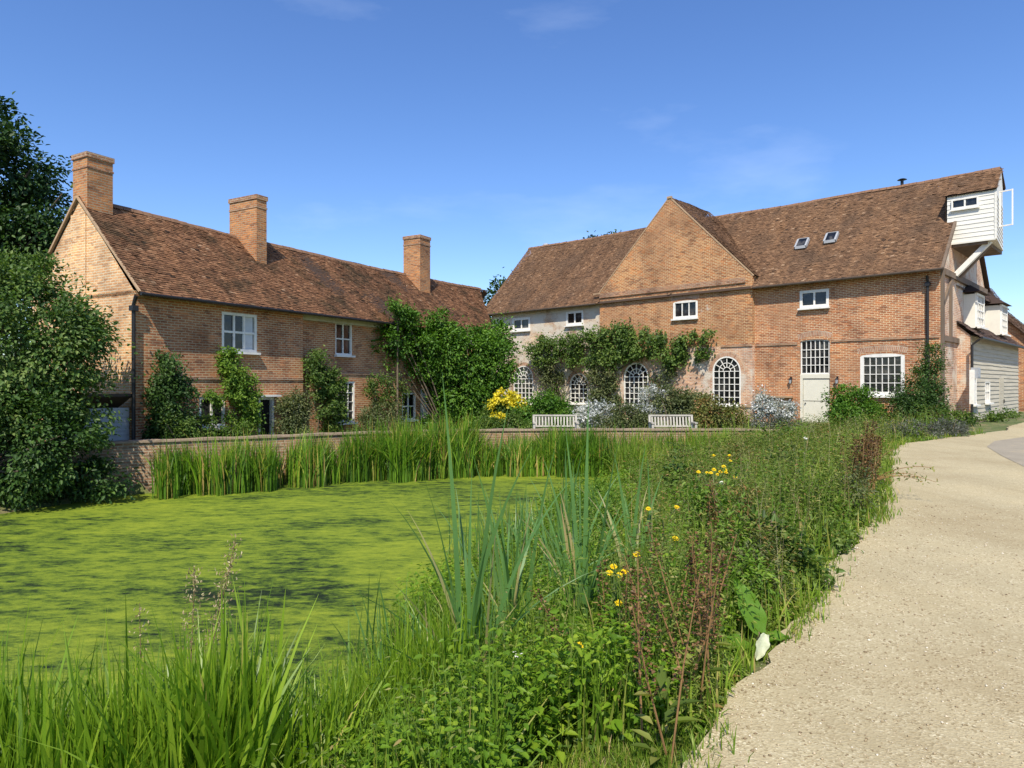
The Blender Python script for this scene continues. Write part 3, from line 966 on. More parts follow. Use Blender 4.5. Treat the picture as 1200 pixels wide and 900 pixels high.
# ends and back
mb = MB()
mb.face([(0, 0, MBz), (0, MD, MBz), (0, MD, ME), (0, HY, MR - .55), (0, 0, ME)])
mb.face([(-ML, MD, MBz), (-ML, 0, MBz), (-ML, 0, ME), (-ML, HY, MR - .15), (-ML, MD, ME)])
mb.face([(0, MD, MBz), (-ML, MD, MBz), (-ML, MD, ME), (0, MD, ME)])
mb.build('end_wall', M['low_brick'], mill)
mb = MB()
mb.box(GX0 + .02, GX1 - .35, GY0 - .07, GY0 - .002, 6.62, 6.80)
mb.box(GX0 + .02, GX1 - .35, GY0 - .04, GY0 - .002, 6.80, 6.90)
mb.box(-9.6, GX1 - .002, GY0 - .05, GY0 - .002, 3.46, 3.58)
mb.box(GX1 + .05, -5.85, -.05, -.002, 3.46, 3.58)
mb.box(-4.3, -.02, -.05, -.002, 3.52, 3.62)
mb.build('string_course', M['band_brick'], mill)
# roofs
ev = (-.42, ME - .10)
tile_roof('roof', 'mill_tile', mill, -ML - .75, GX0 + 1.2, ev, (HY, MR), sag=0.08, seed=11,
          keep=lambda x, tt: (x < GX0 + .0) | ((x - GX0) < (tt - .12) * 9))
tile_roof('roof', 'mill_tile', mill, GX0 + 1.2, .18, ev, (HY, MR), sag=0.12, seed=12, drop=.36,
          keep=lambda x, tt: (x > GX1 - .06) | (np.abs(x - GXC) < 4.65 * tt) | ((GX1 - x) < (tt - .1) * 9))
tile_roof('rear_roof', 'mill_tile', mill, -ML - .75, GX0 + 1.2, (MD + .42, ME - .10), (HY, MR), sag=0.08, seed=13)
tile_roof('rear_roof', 'mill_tile', mill, GX0 + 1.2, .18, (MD + .42, ME - .10), (HY, MR), sag=0.12, seed=17, drop=.36)
ridge_tiles(mill, -ML - .75, 1.38, HY, MR + .03, .16, 14, M['ridge'], (.36, GX0 + 1.2))
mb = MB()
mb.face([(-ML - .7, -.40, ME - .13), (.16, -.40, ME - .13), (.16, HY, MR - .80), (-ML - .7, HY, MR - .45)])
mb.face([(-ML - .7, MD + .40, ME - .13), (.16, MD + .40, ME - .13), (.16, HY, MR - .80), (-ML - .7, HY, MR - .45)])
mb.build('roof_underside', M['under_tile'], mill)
# cross gable roof: local tile planes turned a quarter
def cross_roof(side, seed):
    o = tile_roof('gable_roof', 'mill_tile', mill, 0, HY - .2, (-4.80, 6.90), (0, MR + .06), seed=seed)
    # tile planes are built along x; turn so that x runs inward
    o.matrix_local = Matrix.Translation((GXC, GY0 + .02, 0)) @ (Matrix.Rotation(math.pi / 2, 4, 'Z') if side > 0 else Matrix(((0, 1, 0, 0), (1, 0, 0, 0), (0, 0, 1, 0), (0, 0, 0, 1))))
    return o
cross_roof(1, 15)
cross_roof(-1, 16)
mb = MB()
mb.bar((GX0 - .06, GY0 + .01, 6.93), (GXC, GY0 + .01, MR + .06), .06, .06)
mb.bar((GX1 + .06, GY0 + .01, 6.93), (GXC, GY0 + .01, MR + .06), .06, .06)
mb.box(GXC - .14, GXC + .14, GY0 - .05, GY0 + .08, MR - .02, MR + .09)
mb.box(GX0 - .45, GX0 + .05, GY0 - .05, GY0 + .1, 6.86, 6.93)
mb.build('verge', M['verge'], mill)
# windows
make_window(mill, -5.74, -4.42, 5.14, 5.97, .02, 2, 1, .12, .08)
make_window(mill, -3.09, -1.32, 1.08, 2.92, .05, 6, 4, .15, .03, rise=.12)
make_window(mill, -12.38, -10.92, 5.06, 6.02, GY0 + .05, 3, 1, .12, .05, rise=.10, mullion=None)
make_window(mill, -24.6, -23.0, 5.08, 5.95, .03, 2, 1, .15, .09)
make_window(mill, -20.0, -18.65, 5.18, 6.05, .03, 2, 1, .13, .09)
make_window(mill, -24.5, -22.75, .32, 2.80, .05, 5, 5, .07, .045, rise=.86, fan=True)
make_window(mill, -19.7, -18.3, .40, 2.25, .05, 4, 4, .07, .045, rise=.68, fan=True)
make_window(mill, -15.55, -13.92, .38, 2.80, GY0 + .05, 5, 5, .07, .04, rise=.80, fan=True)
make_window(mill, -10.08, -8.56, .52, 3.00, GY0 + .05, 5, 5, .07, .034, rise=.76, fan=True)
brick_arch(mill, -10.08, -8.56, 3.00, .76, GY0 - .004)
brick_arch(mill, -15.55, -13.92, 2.80, .80, GY0 - .004)
brick_arch(mill, -24.5, -22.75, 2.80, .86)
brick_arch(mill, -19.7, -18.3, 2.25, .68)
brick_arch(mill, -3.09, -1.32, 2.93, 0, flat=.12)
brick_arch(mill, -5.74, -4.39, 3.69, 0, flat=.16)
brick_arch(mill, -12.38, -10.92, 6.02, 0, GY0 - .004, flat=.10)
# stable door with glazed light over it
make_window(mill, -5.72, -4.41, 2.06, 3.68, .10, 6, 4, .05, .03, rise=.12, sill=False, name='overlight')
mb = MB()
mb.box(-5.74, -4.39, .02, .15, 1.86, 2.06)
mb.box(-5.74, -5.62, .02, .15, -.36, 1.86)
mb.box(-5.60, -4.42, .06, .12, .82, 1.82)
mb.box(-5.60, -4.42, .06, .12, -.34, .79)
d0 = mb.build('door', M['cream_paint'], mill)
mb = MB(); mb.tube([(-5.5, .05, .7), (-5.5, .0, .7)], .03, 8); mb.build('door_handle', M['black_metal'], d0)
mb = MB(); mb.box(-6.0, -4.2, -.5, .0, -.6, -.36); mb.build('doorstep', M['stone'], mill)
mb = MB(); mb.box(-7.3, -6.05, -.25, -.002, .95, 1.03); mb.build('ledge', M['verge'], mill); mb = MB(); mb.box(GX1 - 2.0 + 1.3, GX1 - .05, GY0 - .06, GY0 - .002, .45, .6); mb.build('ledge', M['verge'], mill)
gutter_pipe(mill, -.44, -.1, -.1, 6.1, .055)
mb = MB(); mb.tube([(GX1 + .1, -.47, ME - .13), (.18, -.47, ME - .13)], .055, 8); mb.build('gutter', M['dark_wood'], mill); mb = MB(); mb.tube([(-ML - .7, -.47, ME - .13), (GX0 - .15, -.47, ME - .13)], .055, 8)
mb.build('gutter', M['dark_wood'], mill)
# roof lights
for x in (-6.55, -5.2):
    mb = MB()
    tt = .38 if x < -6 else .40
    sl = (MR - ev[1]) / (HY - ev[0])
    y0, y1 = ev[0] + (HY - ev[0]) * tt, ev[0] + (HY - ev[0]) * (tt + .085)
    zf = lambda y: ev[1] + (y - ev[0]) * sl - .02
    a, b2, c2, d = (x, y0, zf(y0) + .03), (x + .5, y0, zf(y0) + .03), (x + .5, y1, zf(y1) + .03), (x, y1, zf(y1) + .03)
    for p, q in ((a, b2), (b2, c2), (c2, d), (d, a)): mb.bar(p, q, .09, .14)
    rl = mb.build('roof_light', M['lead'], mill)
    g = MB(); g.face([tuple(np.array(p) + (0, -.04, .045)) for p in (a, b2, c2, d)]); g.build('glass', M['glass'], rl)
# ridge vent and flue
mb = MB(); mb.tube([(-2.6, HY, MR - .4), (-2.6, HY, MR - .06)], .07, 10); mb.tube([(-2.6, HY, MR - .06), (-2.6, HY, MR - .01)], [.22, .12], 10)
mb.build('ridge_vent', M['black_metal'], mill)
mb = MB(); mb.tube([(-ML - .4, HY + 1.5, 9), (-ML - .4, HY + 1.5, 11.9)], .12, 10); mb.tube([(-ML - .4, HY + 1.5, 12.0), (-ML - .4, HY + 1.5, 12.15)], [.25, .2], 10)
mb.build('flue_pipe', M['lead'], mill)
# timber post and plates on the end wall
mb = MB()
mb.box(.002, .10, .0, .28, -.2, ME); mb.box(.003, .13, .3, MD, 6.15, 6.4); mb.box(.003, .10, .3, MD, 3.4, 3.62); mb.box(.003, .09, 1.5, 1.72, 3.62, 6.15)
mb.bar((.06, .2, 4.9), (.06, 1.9, 6.2), .08, .2)
mb.build('end_timbers', M['old_timber'], mill)
# hoist loft (overhanging white weatherboarded box)
LK0, LK1, LP, LZ0, LZ1 = 1.90, HY + .9, 1.60, 7.68, 9.72
mb = MB()
def clap(mb, p0, p1, z0, z1, pitch, nrm, lip=.022):
    p0, p1, nrm = np.array(p0), np.array(p1), np.array(nrm)
    z = z0
    while z < z1 - .01:
        zt = min(z + pitch, z1)
        a, b2 = p0 + nrm * lip, p1 + nrm * lip
        mb.face([(*a, z), (*b2, z), (*p1, zt), (*p0, zt)], [(0, z), (np.linalg.norm(p1 - p0), z), (np.linalg.norm(p1 - p0), zt), (0, zt)])
        mb.face([(*p0, z), (*p1, z), (*b2, z), (*a, z)])
        z = zt
clap(mb, (-.15, LK0), (LP, LK0), LZ0, LZ1, .185, (0, -1))
LQ = LP - .30
clap(mb, (LP, LK0), (LQ, LK1), LZ0, LZ1, .185, (1, 0))
clap(mb, (LQ, LK1), (.0, LK1), LZ0, LZ1, .185, (0, 1))
mb.face([(LP, LK0, LZ1), (LQ, LK1, LZ1), (LQ, LK1, MR - .95), (LQ + .08, HY, MR - .46)])
mb.face([(-.1, LK0, LZ0), (-.1, LK1, LZ0), (LQ, LK1, LZ0), (LP, LK0, LZ0)])
mb.box(LP - .05, LP + .03, LK0 - .035, LK0 + .06, LZ0 - .02, LZ1)
mb.box(-.15, LP, LK0 - .03, LK0 - .001, LZ0 - .06, LZ0 + .02)
loft = mb.build('hoist_loft', M['white_board'], mill)
mb = MB()
mb.box(-.1, LQ - .02, LK0 + .05, LK1 - .05, LZ0 - .16, LZ0 - .02)
mb.build('loft_floor', M['old_timber'], loft)
wi = make_window(mill, .02, 1.0, 9.12, 9.55, LK0 - .05, 2, 1, .06, .06, sill=False, name='loft_window')
mb = MB(); mb.box(-.04, 1.06, LK0 - .13, LK0 - .06, 9.05, 9.115); mb.build('sill', M['white_paint'], wi)
mb = MB()
mb.bar((.10, LK0 + .35, 6.35), (LP - .25, LK0 + .35, 7.66), .2, .22, (0, 1, 0))
mb.build('brace', M['white_paint'], mill)
mb = MB()
mb.bar((.10, LK0 + .95, 6.35), (LP - .35, LK0 + .95, 7.66), .2, .22, (0, 1, 0))
mb.build('brace', M['old_timber'], mill)  # dark second brace paints in the shaded side of the white one
mb = MB()
zA, zB = 9.35, 10.35
mb.bar((LP + .02, LK0 + .55, 8.25), (LP + .5, LK0 + .45, 8.25), .05, .05); mb.bar((LP + .02, LK0 + .55, 9.7), (LP + .5, LK0 + .45, 9.7), .05, .05)
mb.bar((LP + .5, LK0 + .45, 8.22), (LP + .5, LK0 + .45, 9.73), .06, .05); mb.bar((LP + .06, LK0 + .55, 8.22), (LP + .06, LK0 + .55, 9.73), .05, .05)
mb.build('open_hatch', M['white_paint'], loft)
MQ = MR - .36
# loft roof: the main slope carried out over the box
sl = (MQ - ev[1]) / (HY - ev[0])
zk = LZ1 + .02
zr = MQ - .1 - .3 * (MQ - zk) / (HY - LK0)
tile_roof('loft_roof', 'mill_tile', mill, -.25, LP + .10, (LK0 - .12, zk), (HY, MQ + .01), seed=21, keep=lambda x, tt: x < LP + .06 - .22 * tt)
tile_roof('loft_roof', 'mill_tile', mill, .12, LQ + .10, (LK1 + .12, MQ - .75), (HY, MQ), seed=22)
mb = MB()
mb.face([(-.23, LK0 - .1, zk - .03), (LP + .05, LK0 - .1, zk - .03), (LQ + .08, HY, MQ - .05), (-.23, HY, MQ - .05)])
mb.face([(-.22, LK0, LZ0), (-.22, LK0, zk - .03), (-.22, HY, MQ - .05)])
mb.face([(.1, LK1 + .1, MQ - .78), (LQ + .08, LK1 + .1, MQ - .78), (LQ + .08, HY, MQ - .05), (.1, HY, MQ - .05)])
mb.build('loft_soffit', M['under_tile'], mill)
mb = MB()
mb.bar((.15, -.42, ME - .12), (.15, LK0, ME - .12 + (LK0 + .42) * sl), .10, .12)
mb.build('barge_board', M['old_timber'], mill)
# lanterns beside the stable door
for x, nm in ((-6.15, 'left'), (-4.05, 'right')):
    p = mill.matrix_basis @ Vector((0, 0, 0))
    e = empty('wall_lantern', (17.7 + .718 * x - .696 * .0, 28.2 - .696 * x, 1.75), mrz, 'small black wall lantern on the brickwork %s of the cream stable door' % ('to the left' if x < -5 else 'to the right'), 'lantern', 'lanterns beside the stable door')
    mb = MB(); mb.box(-.04, .04, -.03, -.001, -.1, .2); mb.tube([(0, -.03, .15), (0, -.12, .2), (0, -.14, .12)], .012, 6); mb.tube([(0, -.14, .12), (0, -.14, .06)], [.02, .09], 8)
    mb.build('bracket', M['black_metal'], e)
    mb = MB(); mb.tube([(0, -.14, .055), (0, -.14, -.12)], [.07, .045], 6); mb.build('lantern_glass', M['lead'], e)

# ------------------------------------------------------------------ weatherboarded range at the right
bd = empty('weatherboarded_building', (17.7 + 3 * .696 + .5 * .718, 28.2 + 3 * .718 - .5 * .696, 0), math.atan2(.718, .696),
           'low grey weatherboarded building with two white dormers in its tiled roof, beside the mill', 'outbuilding')
BL, BE, BR, BD2 = 12.8, 3.75, 7.25, 2.7
mb = MB()
def clap_wall(mb, L, z0, z1, pitch, holes):
    z = z0
    rr = np.random.default_rng(5)
    while z < z1 - .01:
        zt = min(z + pitch, z1)
        xs = [0.0]
        for h in holes:
            if h[2] < (z + zt) / 2 < h[3]: xs += [h[0], h[1]]
        xs.append(L)
        for a, b2 in zip(xs[::2], xs[1::2]):
            k = max(1, int((b2 - a) / 2.4))
            for i in range(k):
                u0, u1 = a + (b2 - a) * i / k, a + (b2 - a) * (i + 1) / k
                j0, j1 = rr.normal(0, .008), rr.normal(0, .008)
                mb.face([(u0, -.035, z + j0), (u1, -.035, z + j1), (u1, 0, zt + .02), (u0, 0, zt + .02)])
                mb.face([(u0, 0, z + j0), (u1, 0, z + j1), (u1, -.035, z + j1), (u0, -.035, z + j0)])
        z = zt
bh = [(.15, 1.2, .68, 2.2), (3.1, 4.35, .7, 1.75), (6.75, 8.1, -.5, 1.95)]
clap_wall(mb, BL, -.1, BE, .2, bh)
mb.build('boarding', M['grey_board'], bd)
mb = MB()
mb.box(0, BL, -.03, .05, -.9, -.1)
mb.build('plinth', M['pond_brick'], bd)
mb = MB()
mb.face([(0, BD2, -.9), (0, .0, -.9), (0, .0, BE), (0, BD2, BE)]); mb.face([(BL, .0, -.9), (BL, BD2, -.9), (BL, BD2, BE), (BL, .0, BE)])
mb.face([(0, 0, BE), (0, .9, 4.6), (0, .9, 5.9), (0, BD2 / 2, BR - .1), (0, BD2, BE)]); mb.face([(BL, 0, BE), (BL, .9, 4.6), (BL, .9, 5.9), (BL, BD2 / 2, BR - .1), (BL, BD2, BE)])
mb.face([(BL, BD2, -.9), (0, BD2, -.9), (0, BD2, BE), (BL, BD2, BE)])
mb.build('end_wall', M['low_brick'], bd)
make_window(bd, .15, 1.2, .68, 2.2, .02, 3, 3, .09, .04)
make_window(bd, 3.1, 4.35, .7, 1.75, .02, 3, 2, .09, .04)
mb = MB(); mb.box(6.75, 8.1, -.02, .05, -.5, 1.95)
for k in range(8): mb.box(6.8 + k * .16, 6.92 + k * .16, -.035, -.021, -.48, 1.93)
d1 = mb.build('door', M['grey_board'], bd)
mb = MB(); mb.box(7.9, 7.95, -.08, -.037, .6, .8); mb.build('door_handle', M['black_metal'], d1)
tile_roof('roof', 'old_tile', bd, -.15, BL + .2, (-.40, BE - .12), (.95, 4.75), seed=31, sag=.03)
tile_roof('upper_roof', 'old_tile', bd, -.15, BL + .5, (.45, 5.88), (BD2 / 2, BR), seed=33, sag=.03)
tile_roof('rear_roof', 'old_tile', bd, -.15, BL + .2, (BD2 + .3, BE - .2), (BD2 / 2, BR), seed=32, sag=.06)
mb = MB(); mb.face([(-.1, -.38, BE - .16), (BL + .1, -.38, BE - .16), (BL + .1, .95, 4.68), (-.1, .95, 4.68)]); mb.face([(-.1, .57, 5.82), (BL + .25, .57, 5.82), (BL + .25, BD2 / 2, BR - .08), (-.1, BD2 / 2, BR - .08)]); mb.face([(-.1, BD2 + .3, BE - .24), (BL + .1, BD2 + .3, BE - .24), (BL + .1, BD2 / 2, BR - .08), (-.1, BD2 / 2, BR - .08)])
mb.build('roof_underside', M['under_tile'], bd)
mb = MB(); mb.tube([(-.1, -.43, BE - .14), (BL + .1, -.43, BE - .14)], .06, 8); mb.build('gutter', M['black_metal'], bd)
mb = MB(); mb.tube([(-.3, -.12, -.1), (-.3, -.12, 3.3), (-.3, -.4, 3.55)], .05, 8); mb.build('downpipe', M['black_metal'], bd)
mb = MB(); mb.box(0, BL, .88, .98, 4.4, 6.0); mb.build('rendered_wall', M['render'], bd)
for x in (1.3, 7.5):
    mb = MB()
    mb.box(x, x + .05, .05, 1.4, 4.15, 5.7); mb.box(x + 1.75, x + 1.8, .05, 1.4, 4.15, 5.7)
    dm = mb.build('dormer', M['render'], bd)
    make_window(bd, x + .05, x + 1.75, 4.2, 5.75, .03, 4, 4, .10, .05, sill=True, name='dormer_window')
    mb = MB()
    c0, c1, zt = x - .22, x + 2.02, 5.78
    a, b2, c2, d, r0, r1 = (c0, -.2, zt), (c1, -.2, zt), (c1, 2.2, zt), (c0, 2.2, zt), (x + .9, .55, zt + .55), (x + .9, 2.4, zt + .55)
    mb.face([a, b2, r0]); mb.face([b2, c2, r1, r0]); mb.face([d, a, r0, r1]); mb.face([a, d, c2, b2])
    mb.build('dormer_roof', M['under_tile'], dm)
# white meter box on its post by the mill corner
mbx = empty('meter_box', (19.55, 28.95, 0), math.atan2(.718, .696), 'white utility box on a pale post at the mill corner', 'utility box')
mb = MB(); mb.box(-.06, .22, -.06, .12, .75, 2.2); mb.build('post', M['white_paint'], mbx)
mb = MB(); mb.box(.02, .62, -.16, .08, 1.85, 2.3); mb.box(.08, .56, -.175, -.161, 1.9, 2.25); mb.build('box', M['lead'], mbx)

# far house at the right edge
fh = empty('far_house', (30.6, 40.2, 0), math.atan2(.718, .696), 'brick house with brown tiled roof at the far right edge behind the boarded building', 'house')
mb = MB(); wall_sheet(mb, 0, 9, -.9, 4.2, [(.6, 1.8, .6, 2.4)])
mb.face([(0, 5, -.9), (0, 0, -.9), (0, 0, 4.2), (0, 2.5, 6.7), (0, 5, 4.2)]); mb.face([(9, 0, -.9), (9, 5, -.9), (9, 5, 4.2), (9, 2.5, 6.7), (9, 0, 4.2)]); mb.face([(9, 5, -.9), (0, 5, -.9), (0, 5, 4.2), (9, 5, 4.2)])
mb.build('wall', M['mill_brick'], fh)
make_window(fh, .6, 1.8, .6, 2.4, .05, 3, 4)
tile_roof('roof', 'mill_tile', fh, -.3, 9.3, (-.4, 3.8), (2.5, 6.8), seed=41)
tile_roof('rear_roof', 'mill_tile', fh, -.3, 9.3, (5.4, 3.8), (2.5, 6.8), seed=42)
mb = MB(); mb.box(-.1, .9, -.02, .06, 3.2, 4.15); mb.build('white_panel', M['white_paint'], fh)

# ------------------------------------------------------------------ pond wall
pw = empty('pond_wall', (0, 22.6, 0), 0, 'low weathered brick wall with stone coping running along the far side of the pond', 'wall')
wl = densify(WALL_LINE, .4)
mb, cp = MB(), MB()
def offs(poly, d):
    o = []
    for i, p in enumerate(poly):
        a, b2 = np.array(poly[max(i - 1, 0)]), np.array(poly[min(i + 1, len(poly) - 1)])
        tv = (b2 - a) / np.linalg.norm(b2 - a)
        o.append(np.array(p) + d * np.array((-tv[1], tv[0])))
    return o
wf, wb2 = offs(wl, 0), offs(wl, .34)
cf, cb = offs(wl, -.05), offs(wl, .40)
acc = 0
for i in range(len(wl) - 1):
    L = float(np.linalg.norm(wf[i + 1] - wf[i]))
    o3 = lambda p, z: (p[0], p[1] - 22.6, z)
    mb.face([o3(wf[i], -1.8), o3(wf[i + 1], -1.8), o3(wf[i + 1], .06), o3(wf[i], .06)], [(acc, -1.8), (acc + L, -1.8), (acc + L, .06), (acc, .06)])
    mb.face([o3(wb2[i + 1], -1.8), o3(wb2[i], -1.8), o3(wb2[i], .06), o3(wb2[i + 1], .06)], [(acc + L, -1.8), (acc, -1.8), (acc, .06), (acc + L, .06)])
    j0, j1 = .012 * math.sin(i * 1.7), .012 * math.sin((i + 1) * 1.7)
    for a, b2, c2, d in (((cf[i], .05), (cf[i + 1], .05), (cf[i + 1], .105 + j1), (cf[i], .105 + j0)), ((cf[i], .105 + j0), (cf[i + 1], .105 + j1), (cb[i + 1], .105 + j1), (cb[i], .105 + j0)),
                         ((cb[i], .105 + j0), (cb[i + 1], .105 + j1), (cb[i + 1], .05), (cb[i], .05)), ((cb[i], .05), (cb[i + 1], .05), (cf[i + 1], .05), (cf[i], .05))):
        cp.face([o3(*q) for q in (a, b2, c2, d)])
    acc += L
mb.build('wall', M['pond_brick'], pw)
cp.build('coping', M['stone'], pw)

# ------------------------------------------------------------------ benches
def make_bench(loc, label):
    W = 1.56
    e = empty('park_bench', loc, 0, label, 'bench', 'garden benches behind the pond wall')
    for sx in (-1, 1):
        x = sx * (W / 2 - .04)
        mb = MB(); mb.box(x - .035, x + .035, 0, .07, 0, .64); mb.build('leg', M['bench_wood'], e)
        mb = MB(); mb.bar((x, .50, 0), (x, .52, .42), .07, .07); mb.bar((x, .52, .42), (x, .62, .92), .07, .07); mb.build('leg', M['bench_wood'], e)
        mb = MB(); mb.box(x - .045, x + .045, -.03, .56, .645, .685); mb.build('armrest', M['bench_wood'], e)
    mb = MB()
    mb.box(-W / 2 + .08, W / 2 - .08, .01, .06, .34, .42)
    for k in range(6): mb.box(-W / 2 + .02, W / 2 - .02, .0 + k * .085, .07 + k * .085, .425, .45)
    mb.build('seat', M['bench_wood'], e)
    mb = MB()
    mb.bar((-W / 2 + .06, .535, .53), (W / 2 - .06, .535, .53), .05, .07, (0, 1, 0)); mb.bar((-W / 2 + .02, .615, .90), (W / 2 - .02, .615, .90), .05, .085, (0, 1, 0))
    for k in range(13):
        x = -W / 2 + .13 + k * (W - .26) / 12
        mb.bar((x, .54, .54), (x, .61, .88), .055, .02)
    mb.build('backrest', M['bench_wood'], e)
    return e
make_bench((1.50, 23.3, -.40), 'weathered slatted wooden bench beside the green shrub, the left one of two')
make_bench((5.55, 23.3, -.40), 'weathered slatted wooden bench beside the russet shrub, the right one of two')
# ------------------------------------------------------------------ vegetation helpers
def unit(a):
    return a / (np.linalg.norm(a, axis=1, keepdims=True) + 1e-9)


def leaf_geo(rng, pos, d, up, length, width, fold=0.25, droop=0.15):
    """six point leaves folded along the midrib"""
    n = len(pos)
    d = unit(d)
    side = unit(np.cross(d, up) + 1e-4)
    nrm = unit(np.cross(side, d))
    L, W = length[:, None], width[:, None]
    base = pos
    tip = pos + d * L - nrm * L * droop
    a1 = pos + d * L * .30 - nrm * L * droop * .1
    a2 = pos + d * L * .68 - nrm * L * droop * .5
    l1 = a1 + side * W * .5 + nrm * W * fold
    l2 = a2 + side * W * .38 + nrm * W * fold * .8
    r1 = a1 - side * W * .5 + nrm * W * fold
    r2 = a2 - side * W * .38 + nrm * W * fold * .8
    V = np.stack([base, l1, l2, tip, r2, r1], 1).reshape(-1, 3)
    b0 = np.arange(n)[:, None] * 6
    F = np.concatenate([b0 + np.array([[0, 3, 2, 1]]), b0 + np.array([[0, 5, 4, 3]])])
    return V, F


def blade_geo(rng, base, h, wd, ang, bend, segs=5, twist=0.6, phi0=None):
    n = len(base)
    t = np.linspace(0, 1, segs + 1)[None, :]
    hh, bb = h[:, None], bend[:, None]
    out_ = hh * bb * t ** 2.0
    zz = hh * (t - 0.42 * np.abs(bb) * t ** 2.6)
    zz = np.where(bb > 0.9, hh * (t - 0.75 * bb * t ** 3), zz)
    cx, sx = np.cos(ang)[:, None], np.sin(ang)[:, None]
    C = np.stack([base[:, 0:1] + out_ * cx, base[:, 1:2] + out_ * sx, base[:, 2:3] + zz], 2)
    wprof = (1 - t ** 2.2) * (0.55 + 0.9 * np.minimum(t * 2.2, 0.5)) + 0.03
    phi = (ang + math.pi / 2 if phi0 is None else phi0) + rng.normal(0, twist, n)
    ph = phi[:, None] + rng.normal(0, .5, n)[:, None] * t
    sv = np.stack([np.cos(ph), np.sin(ph), 0 * ph], 2)
    hw = (wd[:, None] * wprof / 2)[..., None]
    V = np.stack([C - sv * hw, C + sv * hw], 2).reshape(-1, 3)
    k = (segs + 1) * 2
    b0 = np.arange(n)[:, None] * k
    F = np.concatenate([b0 + np.array([[2 * i, 2 * i + 1, 2 * i + 3, 2 * i + 2]]) for i in range(segs)])
    return V, F, segs


def pack(name, parts, mat, base, parent=None):
    """parts: list of (V, F, tint per face)"""
    Vs, Fs, Ts, o = [], [], [], 0
    for V, F, T in parts:
        Vs.append(V); Fs.append(F + o); Ts.append(T); o += len(V)
    base = np.array(base, float)
    ob = np_obj(name, np.concatenate(Vs) - base, np.concatenate(Fs), mat, parent, np.concatenate(Ts))
    if parent is None: ob.location = base
    return ob


def cloud(rng, blobs, clumps, per, crad, lsize, shell=0.55, spread=1.0, zmin=None, aspect=0.55, tcl=0.22):
    """leaf clumps through a set of ellipsoids [(centre, radii)]"""
    vol = np.array([b[1][0] * b[1][1] * b[1][2] for b in blobs]) ** (2 / 3)
    pick = rng.choice(len(blobs), clumps, p=vol / vol.sum())
    C = np.array([b[0] for b in blobs], float)[pick]
    Rr = np.array([b[1] for b in blobs], float)[pick]
    d = unit(rng.normal(size=(clumps, 3)))
    rad = (shell + (1.06 - shell) * rng.random(clumps))[:, None]
    cc = C + d * Rr * rad
    cs = crad * (0.6 + 0.8 * rng.random(clumps))
    ct = rng.normal(0, tcl * .6, clumps)
    n = clumps * per
    ci = np.repeat(np.arange(clumps), per)
    off = rng.normal(size=(n, 3)) * np.array([1, 1, .75]) * 0.5
    pos = cc[ci] + off * cs[ci][:, None]
    outw = unit(d[ci] / Rr[ci]) * 0.7 + unit(off) * 0.6
    dirs = outw + rng.normal(0, .55, (n, 3)) + np.array([0, 0, -.25])
    up = outw + np.array([0, 0, .9]) + rng.normal(0, .45, (n, 3))
    L = lsize * (0.6 + 0.8 * rng.random(n))
    if zmin is not None:
        ok = pos[:, 2] > zmin + .03
        pos, dirs, up, L, ci = pos[ok], dirs[ok], up[ok], L[ok], ci[ok]
    V, F = leaf_geo(rng, pos, dirs, up, L, L * aspect)
    T = np.clip(.5 + ct[ci] + rng.normal(0, tcl, len(pos)), 0, 1)
    return V, F, np.concatenate([T, T])


def gz1(x, y):
    return float(ground_z(np.array([[x, y]]))[0])


def shrub(name, label, cat, blobs, clumps, per, crad, lsize, mat, seed, group=None, stems=True, shell=.5, aspect=.55, base=None, tcl=.22):
    rng = np.random.default_rng(seed)
    c = np.mean([b[0] for b in blobs], axis=0)
    gz = gz1(c[0], c[1])
    base = np.array((c[0], c[1], gz)) if base is None else np.array(base)
    o = empty(name, base, 0, label, cat, group)
    V, F, T = cloud(rng, blobs, clumps, per, crad, lsize, shell, zmin=base[2], aspect=aspect, tcl=tcl)
    f = pack('foliage', [(V, F, T)], M[mat], base, o)
    if stems:
        mb = MB()
        for b in blobs:
            for k in range(3):
                p = np.array(b[0]) + rng.normal(size=3) * np.array(b[1]) * .45 - base
                q = np.array((p[0] * .3, p[1] * .3, 0))
                mb.tube([q, (q + p) / 2 + rng.normal(0, .05, 3), p], [.035, .025, .012], 5)
        mb.build('stem', M['vine_stem'], o)
    return o


def spot(px, py, Y):
    """a point Y metres down the lane for a measured direction"""
    return np.array(((px - 600) / 800 * Y, Y, 1.6 + (450 - py) / 800 * Y))


def fac_pts(P, A, u):
    """photo measurements laid on a facade plane -> (s, z) in metres"""
    P = np.asarray(P, float)
    xr = (P[:, 0] - 600) / 800
    s = (xr * A[1] - A[0]) / (u[0] - xr * u[1])
    Y = A[1] + u[1] * s
    return np.stack([s, 1.6 + (450 - P[:, 1]) / 800 * Y], 1)


